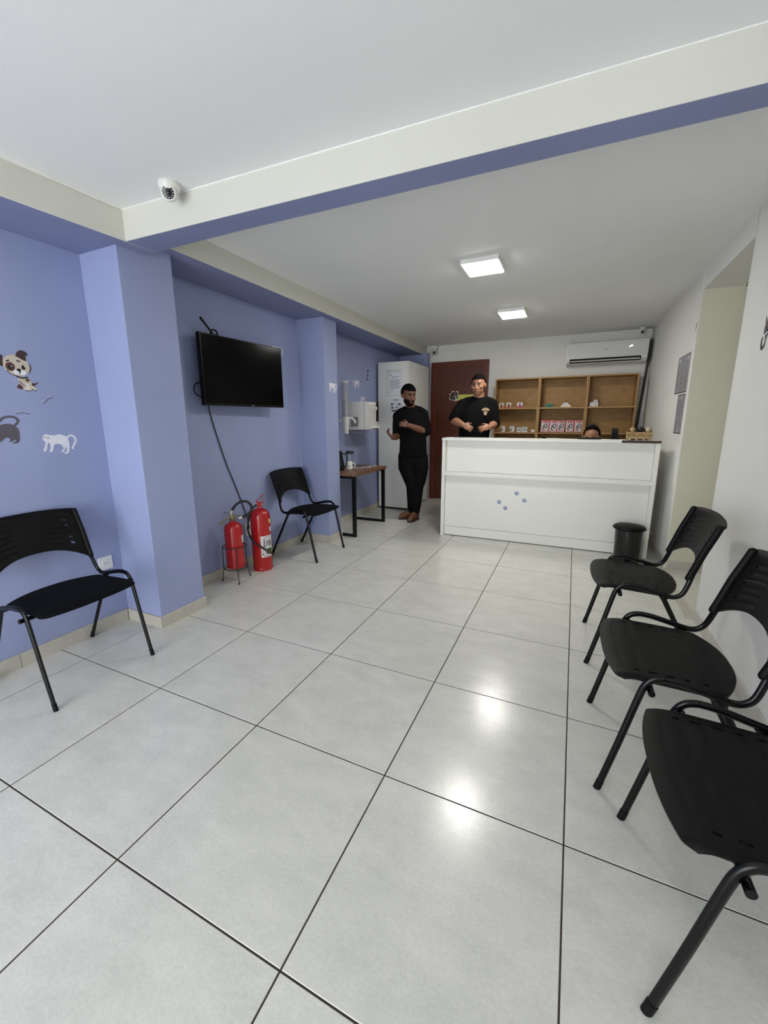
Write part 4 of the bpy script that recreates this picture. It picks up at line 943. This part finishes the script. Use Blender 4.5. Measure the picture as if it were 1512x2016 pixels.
def head_frame(c, yaw, pitch, roll=0.0):
    """columns: right, up, face"""
    f = Vector((math.sin(yaw)*math.cos(pitch), -math.cos(yaw)*math.cos(pitch), math.sin(pitch)))
    r = Vector((math.cos(yaw), math.sin(yaw), 0)); u = r.cross(-f)
    if u.z < 0: u = -u
    Rm = Matrix.Rotation(roll, 3, f); r = Rm @ r; u = Rm @ u
    return Matrix(((r.x, u.x, f.x, c.x), (r.y, u.y, f.y, c.y), (r.z, u.z, f.z, c.z), (0, 0, 0, 1)))
def head(mb, H, sc=1.0):
    def e(c, r, rot=None):
        R = H.to_3x3() @ (rot if rot is not None else Matrix.Identity(3))
        mb.ell(H @ (Vector(c)*sc), [v*sc for v in r], R, 24, 14)
    e((0, .035, -.012), (.075, .088, .097)); e((0, .005, .016), (.069, .088, .067))
    e((0, -.045, .022), (.058, .060, .066)); e((0, -.082, .045), (.034, .030, .036)); e((0, -.055, .005), (.057, .045, .058))
    e((0, .030, .070), (.052, .014, .018))                                      # brow
    for s in (-1, 1):
        e((s*.043, -.018, .055), (.022, .022, .026))                            # cheekbone
        e((s*.078, -.005, -.008), (.009, .031, .018), Matrix.Rotation(s*.3, 3, 'Y'))   # ear
        e((s*.012, -.034, .094), (.009, .007, .010))                            # nostril
    mb.capsule([H @ (Vector((0, .018, .082))*sc), H @ (Vector((0, -.018, .098))*sc), H @ (Vector((0, -.031, .103))*sc)], [.0072*sc, .0085*sc, .0112*sc], 12)
    e((0, -.060, .082), (.024, .006, .010)); e((0, -.070, .080), (.021, .007, .010))
def face_parts(root, H, skinlip, sc=1.0, brow=BLACK):
    EW = mat('eye_white', (140, 128, 120), .3, var=.02); IR = mat('dark_iris', (28, 18, 14), .2)
    for s in (-1, 1):
        o = MB().ell(H @ (Vector((s*.031, .010, .0735))*sc), (.0125*sc, .0065*sc, .008*sc), H.to_3x3()).build('eye', EW, root, smooth=True)
        MB().ell(H @ (Vector((s*.031, .009, .0800))*sc), (.0062*sc, .0060*sc, .0035*sc), H.to_3x3(), 12, 8).build('iris', IR, o, smooth=True)
        MB().capsule([H @ (Vector((s*.018, .013, .0790))*sc), H @ (Vector((s*.031, .0175, .0805))*sc), H @ (Vector((s*.045, .012, .0725))*sc)], [.0024*sc, .003*sc, .0024*sc], 8).build('lash_line', IR, o, smooth=True)
        MB().capsule([H @ (Vector((s*.013, .029, .0885))*sc), H @ (Vector((s*.030, .034, .0855))*sc), H @ (Vector((s*.050, .028, .0705))*sc)], [.004*sc, .0052*sc, .0032*sc], 8).build('eyebrow', brow, root, smooth=True)
    MB().ell(H @ (Vector((0, -.0655, .0895))*sc), (.023*sc, .0062*sc, .0055*sc), H.to_3x3()).build('lips', skinlip, root, smooth=True)
def shell(name, root, H, c, r, keep, m, sc=1.0, th=.006, extra=None):
    b = MB(); Hi = H.inverted()
    b.ell(H @ (Vector(c)*sc), [v*sc for v in r], H.to_3x3(), 44, 30, keep=lambda p: keep((Hi @ Vector(p))/sc))
    if extra: extra(b)
    o = b.build(name, m, root, smooth=True)
    md = o.modifiers.new('s', 'SOLIDIFY'); md.thickness = th; md.offset = 1
    return o
def hand(mb, wrist, direction, palm_normal, side, curl=.6, sc=1.0, spread=.12):
    """wrist point, finger direction, normal out of the palm's inside, side=+1/-1 thumb side along d x n"""
    d = Vector(direction).normalized(); n = Vector(palm_normal); n = (n-d*n.dot(d)).normalized(); t = d.cross(n)*side
    R = Matrix((t, d, n)).transposed()
    mb.ell(wrist+d*.048*sc, (.039*sc, .052*sc, .0155*sc), R, 18, 12)
    L = [(.026, .070), (.009, .078), (-.009, .072), (-.026, .056)]
    for k, (off, ln) in enumerate(L):
        p = wrist+d*.080*sc+t*off*sc; pts = [p]; ang = .15
        dirn = (d+t*spread*(1.2-.8*k)).normalized()
        for seg, w in ((.45, .9), (.30, 1.1), (.25, 1.0)):
            ang += curl*w*(.75 if seg > .4 else 1)
            pts.append(pts[-1]+(dirn*math.cos(ang)+n*math.sin(ang))*ln*seg*sc)
        mb.capsule(pts, [.0088*sc, .0084*sc, .0076*sc, .0066*sc], 10)
    p = wrist+d*.022*sc+t*.030*sc
    mb.capsule([p, p+(t*.75+d*.6+n*.35).normalized()*.036*sc, p+(t*.75+d*.6+n*.35).normalized()*.036*sc+(t*.25+d*.9+n*.45).normalized()*.028*sc], [.0125*sc, .0100*sc, .0078*sc], 10)

TEE = mat('black_cotton', (8, 8, 9), .9, var=.2, scale=30, bump=.3, bscale=120, spec=.15); PANT = mat('black_twill', (7, 7, 8), .85, var=.2, scale=40, spec=.15)
SK1 = mat('tan_skin_shaded', (112, 75, 58), .5, var=.06, scale=30); SK2 = mat('tan_skin', (158, 112, 86), .48, var=.06, scale=30)  # first man's darker skin has the dim backlight put into its colour
LIP1 = mat('lip_shaded', (112, 66, 58), .5); LIP2 = mat('lip_tan', (142, 84, 74), .5)  # first man's lips darkened along with his shaded skin
HAIR = mat('black_hair', (7, 6, 6), .85, var=.3, scale=120, bump=.3, bscale=500, spec=.08); BEARD = mat('dark_beard', (20, 13, 11), .85, var=.35, scale=200, bump=.3, bscale=600, spec=.08)

# man standing by the cabinet -------------------------------------------------
m1 = empty('person', (-.16, 4.5, 0), 'bearded man in black tee and black trousers standing by the white cabinet, hands raised', 'person', rz=math.atan2(.358, .934))
H1 = head_frame(Pp(-.012, 1.612, .035), .52, -.20)
b = MB(); head(b, H1, 1.10)
b.capsule([Pp(.015, 1.40, -.01), Pp(.005, 1.53, .012)], [.064, .058], 16)
loft(b, [(.80, .045, 0, .15, .11), (.90, .045, 0, .165, .115), (1.05, .035, 0, .15, .105), (1.20, .025, 0, .165, .11), (1.33, .02, 0, .175, .105), (1.41, .02, -.005, .12, .075), (1.45, .015, -.005, .06, .05)])
shL, elL, wrL = Pp(-.150, 1.355, .0), Pp(-.150, 1.105, .02), Pp(-.205, 1.090, .225)
shR, elR, wrR = Pp(.180, 1.385, .0), Pp(.215, 1.155, .03), Pp(-.010, 1.245, .215)
b.capsule([shL, (shL+elL)/2, elL], [.046, .048, .042], 14); b.capsule([elL, (elL*.6+wrL*.4), wrL], [.043, .044, .028], 14)
b.capsule([shR, (shR+elR)/2, elR], [.046, .048, .043], 14); b.capsule([elR, (elR*.6+wrR*.4), wrR], [.044, .046, .029], 14)
hand(b, wrL, Pp(-.50, .50, .25), Pp(.55, .75, -.25), -1, .45, .95)
hand(b, wrR, Pp(-.95, .20, .16), Pp(0, -.35, -.9), -1, .78, 1.0)
hipL, knL, anL = Pp(-.030, .84, 0), Pp(.042, .45, .07), Pp(.030, .085, .0)
hipR, knR, anR = Pp(.130, .84, 0), Pp(.118, .44, .05), Pp(.085, .085, .09)
b.capsule([hipL, knL, anL], [.088, .058, .040], 14); b.capsule([hipR, knR, anR], [.088, .058, .040], 14)
toL, toR = Pp(-.105, .035, .06), Pp(.015, .035, .225)
b.capsule([anL+Vector((0, 0, -.035)), toL], [.036, .03], 12); b.capsule([anR+Vector((0, 0, -.035)), toR], [.036, .03], 12)
remeshed(b, 'body', SK1, m1, .0055, 3)
b = MB()
loft(b, [(.845, .052, 0, .182, .132), (.90, .052, 0, .180, .132), (1.05, .052, 0, .174, .128), (1.20, .036, .004, .182, .13), (1.30, .024, 0, .190, .122), (1.36, .02, -.002, .168, .105), (1.41, .016, -.004, .120, .088), (1.45, .012, -.006, .090, .074), (1.470, .010, -.008, .078, .066)])
b.capsule([Pp(-.045, 1.445, -.008), Pp(-.105, 1.410, -.004), Pp(-.155, 1.355, 0)], [.044, .054, .064], 16)
b.capsule([Pp(.060, 1.455, -.008), Pp(.125, 1.430, -.004), Pp(.185, 1.380, 0)], [.044, .054, .064], 16)
b.capsule([shL, shL*.5+elL*.5, shL*.14+elL*.86], [.064, .069, .068], 16)
b.capsule([shR, shR*.5+elR*.5, shR*.06+elR*.94], [.064, .072, .072], 16)
remeshed(b, 'tee_shirt', TEE, m1, .007, 9)
MB().tube([Pp(.006+.076*math.cos(a), 1.470+.006*math.cos(a)-.020*math.sin(a), .0+.068*math.sin(a)) for a in [2*PI*k/24 for k in range(24)]], .007, 8, closed=True).build('collar', TEE, m1, smooth=True)
b = MB()
loft(b, [(.70, .045, 0, .165, .115), (.80, .048, 0, .172, .122), (.93, .045, 0, .165, .12)])
b.capsule([hipL+Vector((-.01, 0, 0)), Pp(-.035, .70, .02), Pp(.025, .52, .05), knL, Pp(.045, .25, .04), Pp(.045, .115, .01)], [.105, .108, .086, .076, .066, .060], 16)
b.capsule([hipR+Vector((.01, 0, 0)), Pp(.150, .70, .02), Pp(.140, .52, .04), knR, Pp(.105, .25, .07), Pp(.088, .115, .085)], [.105, .108, .086, .076, .066, .060], 16)
remeshed(b, 'trousers', PANT, m1, .008, 5)
BOOT = mat('brown_leather', (96, 60, 36), .5, var=.25, scale=30); SOLE = mat('dark_sole', (44, 28, 20), .7)
for an, to in ((anL, toL), (anR, toR)):
    d = (to-an); d.z = 0; d.normalize(); hl = an-d*.05
    b = MB(); b.capsule([hl+Vector((0, 0, -.030)), an+Vector((0, 0, -.01))+d*.03, to+Vector((0, 0, .008))-d*.02], [.040, .047, .040], 16)
    b.capsule([an+Vector((0, 0, .03)), an+Vector((0, 0, -.03))], [.050, .048], 14)
    b.v = [(x, y, max(z, .016)) for x, y, z in b.v]
    sh = remeshed(b, 'shoe', BOOT, m1, .006, 3)
    s2 = MB(); w = Vector((-d.y, d.x, 0)); pl_ = []
    for f_, hw in ((-.078, .012), (-.07, .030), (-.03, .038), (.03, .038), (.08, .043), (.12, .043), (.15, .036), (.172, .018)): pl_.append((f_, hw))
    o2 = Vector((an.x, an.y, 0)); Lp = [o2+d*f_+w*h for f_, h in pl_]+[o2+d*f_-w*h for f_, h in pl_[::-1]]
    s2.prism([(p.x, p.y) for p in Lp], 0, .024); s2.build('sole', SOLE, sh, bevel=.004)
face_parts(m1, H1, LIP1, 1.10)
shell('hair', m1, H1, (0, .036, -.012), (.079, .092, .101), lambda p: p.y > .058+.0*p.z or (p.z < .012 and p.y > .022) or (p.z < -.03 and p.y > -.035), HAIR, 1.10)
bd = MB()
Hi1 = H1.inverted()
kb = lambda p: (lambda q: q.y < -.030 and q.z > -.002 and not (abs(q.x) < .022 and -.072 < q.y < -.058) and not (q.y > -.050 and abs(q.x) < .028) )(Hi1 @ Vector(p)/1.10)
bd.ell(H1 @ (Vector((0, -.045, .022))*1.10), (.0635*1.10, .066*1.10, .0715*1.10), H1.to_3x3(), 44, 30, keep=kb)
bd.ell(H1 @ (Vector((0, -.084, .047))*1.10), (.041*1.10, .036*1.10, .043*1.10), H1.to_3x3(), 32, 20, keep=lambda p: (Hi1 @ Vector(p)).y < -.077)
bd.capsule([H1 @ (Vector((-.030, -.064, .078))*1.10), H1 @ (Vector((0, -.048, .0945))*1.10), H1 @ (Vector((.030, -.064, .078))*1.10)], [.004, .0055, .004], 8)
bd.build('beard', BEARD, m1, smooth=True)

# man behind the counter ----------------------------------------------------------
m2 = empty('person', (.62, 4.66, 0), 'clean-shaven man in a black tee with a chest emblem standing behind the counter', 'person', rz=math.atan2(.218, .976))
H2 = head_frame(Pp(.058, 1.712, .03), -.30, -.03, .06)
b = MB(); head(b, H2, 1.04)
b.capsule([Pp(.075, 1.48, -.01), Pp(.066, 1.63, .005)], [.066, .062], 16)
loft(b, [(.84, .02, 0, .165, .115), (.95, .02, 0, .172, .12), (1.10, .025, 0, .17, .115), (1.25, .035, 0, .175, .115), (1.40, .05, 0, .19, .115), (1.48, .06, -.005, .15, .085), (1.54, .07, -.008, .07, .06)])
sL, eL, wL = Pp(-.130, 1.495, 0), Pp(-.232, 1.305, .03), Pp(-.105, 1.245, .215)
sR, eR, wR = Pp(.230, 1.495, 0), Pp(.270, 1.255, .02), Pp(.205, 1.222, .215)
b.capsule([sL, (sL+eL)/2, eL], [.048, .052, .046], 14); b.capsule([eL, eL*.6+wL*.4, wL], [.047, .048, .031], 14)
b.capsule([sR, (sR+eR)/2, eR], [.048, .052, .046], 14); b.capsule([eR, eR*.6+wR*.4, wR], [.047, .048, .031], 14)
hand(b, wL, Pp(.80, -.36, .25), Pp(0, -.35, -.95), 1, .72, 1.02)
hand(b, wR, Pp(-.85, -.16, .30), Pp(.1, -.35, -.9), -1, .50, 1.02, .22)
hl2, hr2 = Pp(-.07, .88, 0), Pp(.11, .88, 0)
b.capsule([hl2, Pp(-.08, .47, .02), Pp(-.085, .08, -.01)], [.09, .06, .042], 14); b.capsule([hr2, Pp(.12, .47, .02), Pp(.125, .08, -.01)], [.09, .06, .042], 14)
for sx in (-.085, .125): b.capsule([Pp(sx, .045, -.03), Pp(sx, .035, .13)], [.038, .032], 12)
remeshed(b, 'body', SK2, m2, .0055, 3)
b = MB()
loft(b, [(.86, .02, 0, .188, .138), (.98, .02, 0, .190, .140), (1.12, .025, 0, .188, .138), (1.27, .035, .004, .198, .138), (1.38, .046, 0, .205, .132), (1.46, .052, -.002, .180, .112), (1.52, .060, -.004, .126, .092), (1.555, .064, -.008, .094, .076), (1.578, .066, -.010, .082, .068)])
b.capsule([Pp(.005, 1.550, -.008), Pp(-.065, 1.528, -.004), Pp(-.135, 1.480, 0)], [.046, .058, .068], 16)
b.capsule([Pp(.125, 1.550, -.008), Pp(.180, 1.530, -.004), Pp(.232, 1.485, 0)], [.046, .058, .068], 16)
b.capsule([sL, sL*.5+eL*.5, sL*.14+eL*.86], [.068, .076, .074], 16)
b.capsule([sR, sR*.5+eR*.5, sR*.05+eR*.95], [.068, .073, .070], 16)
remeshed(b, 'tee_shirt', TEE, m2, .007, 9)
MB().tube([Pp(.066+.080*math.cos(a), 1.578-.022*math.sin(a), -.002+.070*math.sin(a)) for a in [2*PI*k/24 for k in range(24)]], .007, 8, closed=True).build('collar', TEE, m2, smooth=True)
b = MB(); loft(b, [(.80, .02, 0, .178, .125), (.92, .02, 0, .175, .125)])
b.capsule([hl2, Pp(-.08, .47, .02), Pp(-.085, .11, -.01)], [.108, .080, .066], 16); b.capsule([hr2, Pp(.12, .47, .02), Pp(.125, .11, -.01)], [.108, .080, .066], 16)
remeshed(b, 'trousers', PANT, m2, .009, 4)
for sx in (-.085, .125):
    b = MB(); b.capsule([Pp(sx, .045, -.05), Pp(sx, .045, .13)], [.046, .044], 14); b.v = [(x, y, max(z, 0)) for x, y, z in b.v]; b.build('shoe', BLK, m2, smooth=True)
face_parts(m2, H2, LIP2, 1.04)
shell('hair', m2, H2, (0, .036, -.012), (.079, .092, .105), lambda p: p.y > .066 or (p.z < .012 and p.y > .026) or (p.z < -.03 and p.y > -.03), HAIR, 1.04)
EMB = mat('cream_print', (196, 170, 140), .7); EMR = mat('brown_print', (124, 84, 62), .7)
Mx = m2.matrix_basis.inverted() @ Matrix.Identity(4)
def Fm(s, z, d, tilt=0.0): return plane_frame(Pp(s, z, d), (1, 0, 0), (0, 0, 1), (0, -1, 0)) @ Matrix.Rotation(tilt, 4, 'X')
lg = flat('chest_emblem', [spath2([(-.045, .018), (-.028, .036), (0, .042), (.028, .036), (.045, .018), (.034, .006), (.018, .010), (0, .012), (-.018, .010), (-.034, .006)], 3), ellipse(0, -.012, .024, .014, 16), ellipse(0, -.034, .018, .011, 14)], EMB, Fm(.150, 1.405, .1315, -.08), 0, .002, m2)
flat('emblem_print', [stroke(spath2([(-.034, .018), (0, .030), (.034, .018)], 4), .003), stroke(spath2([(-.016, -.012), (-.006, -.004), (.004, -.014), (.016, -.006)], 4), .0022), stroke([(-.012, -.034), (.012, -.034)], .002)], EMR, Fm(.150, 1.405, .1335, -.08), 0, .0012, lg)

# person seated behind the counter; only the top of the head shows
m3 = empty('person', (1.95, 4.86, 0), 'dark-haired person seated behind the counter, only the top of the head showing', 'person', rz=-.03)
H3 = head_frame(Pp(.022, 1.098, .03), -.15, -.28)
b = MB(); head(b, H3)
b.capsule([Pp(.02, .90, -.02), Pp(.02, 1.03, .0)], [.052, .048], 14)
loft(b, [(.46, .02, -.02, .175, .13), (.58, .02, -.02, .15, .115), (.75, .02, -.02, .16, .11), (.87, .02, -.02, .165, .09), (.92, .02, -.02, .09, .06)])
for s in (-1, 1):
    b.capsule([Pp(.02+s*.165, .86, -.02), Pp(.02+s*.19, .66, .06), Pp(.02+s*.12, .80, .26)], [.048, .04, .028], 12)
    hand(b, Pp(.02+s*.12, .80, .26), Pp(-s*.3, -.1, .9), Pp(0, -1, 0), s, .35, .9)
    b.capsule([Pp(.02+s*.09, .50, .0), Pp(.02+s*.10, .49, .32), Pp(.02+s*.10, .10, .28)], [.085, .06, .04], 12)
    b.capsule([Pp(.02+s*.10, .05, .26), Pp(.02+s*.10, .035, .40)], [.036, .03], 12)
remeshed(b, 'body', SK2, m3, .006, 3)
b = MB(); loft(b, [(.46, .02, -.02, .19, .145), (.60, .02, -.02, .168, .13), (.76, .02, -.02, .176, .125), (.875, .02, -.02, .175, .10), (.925, .02, -.02, .095, .07)])
for s in (-1, 1): b.capsule([Pp(.02+s*.16, .86, -.02), Pp(.02+s*.185, .70, .045)], [.062, .058], 14)
remeshed(b, 'tunic', TEE, m3, .009, 4)
face_parts(m3, H3, LIP2)
shell('hair', m3, H3, (0, .036, -.014), (.082, .094, .103), lambda p: p.y > .112-.35*abs(p.x-.01)-.5*max(0, .02-p.z) or (p.z < .005 and p.y > .0) or (p.z < -.02), HAIR, 1.0, .008, lambda bb: bb.ell(H3 @ Vector((.01, .02, -.115)), (.045, .05, .04), H3.to_3x3(), 18, 12))
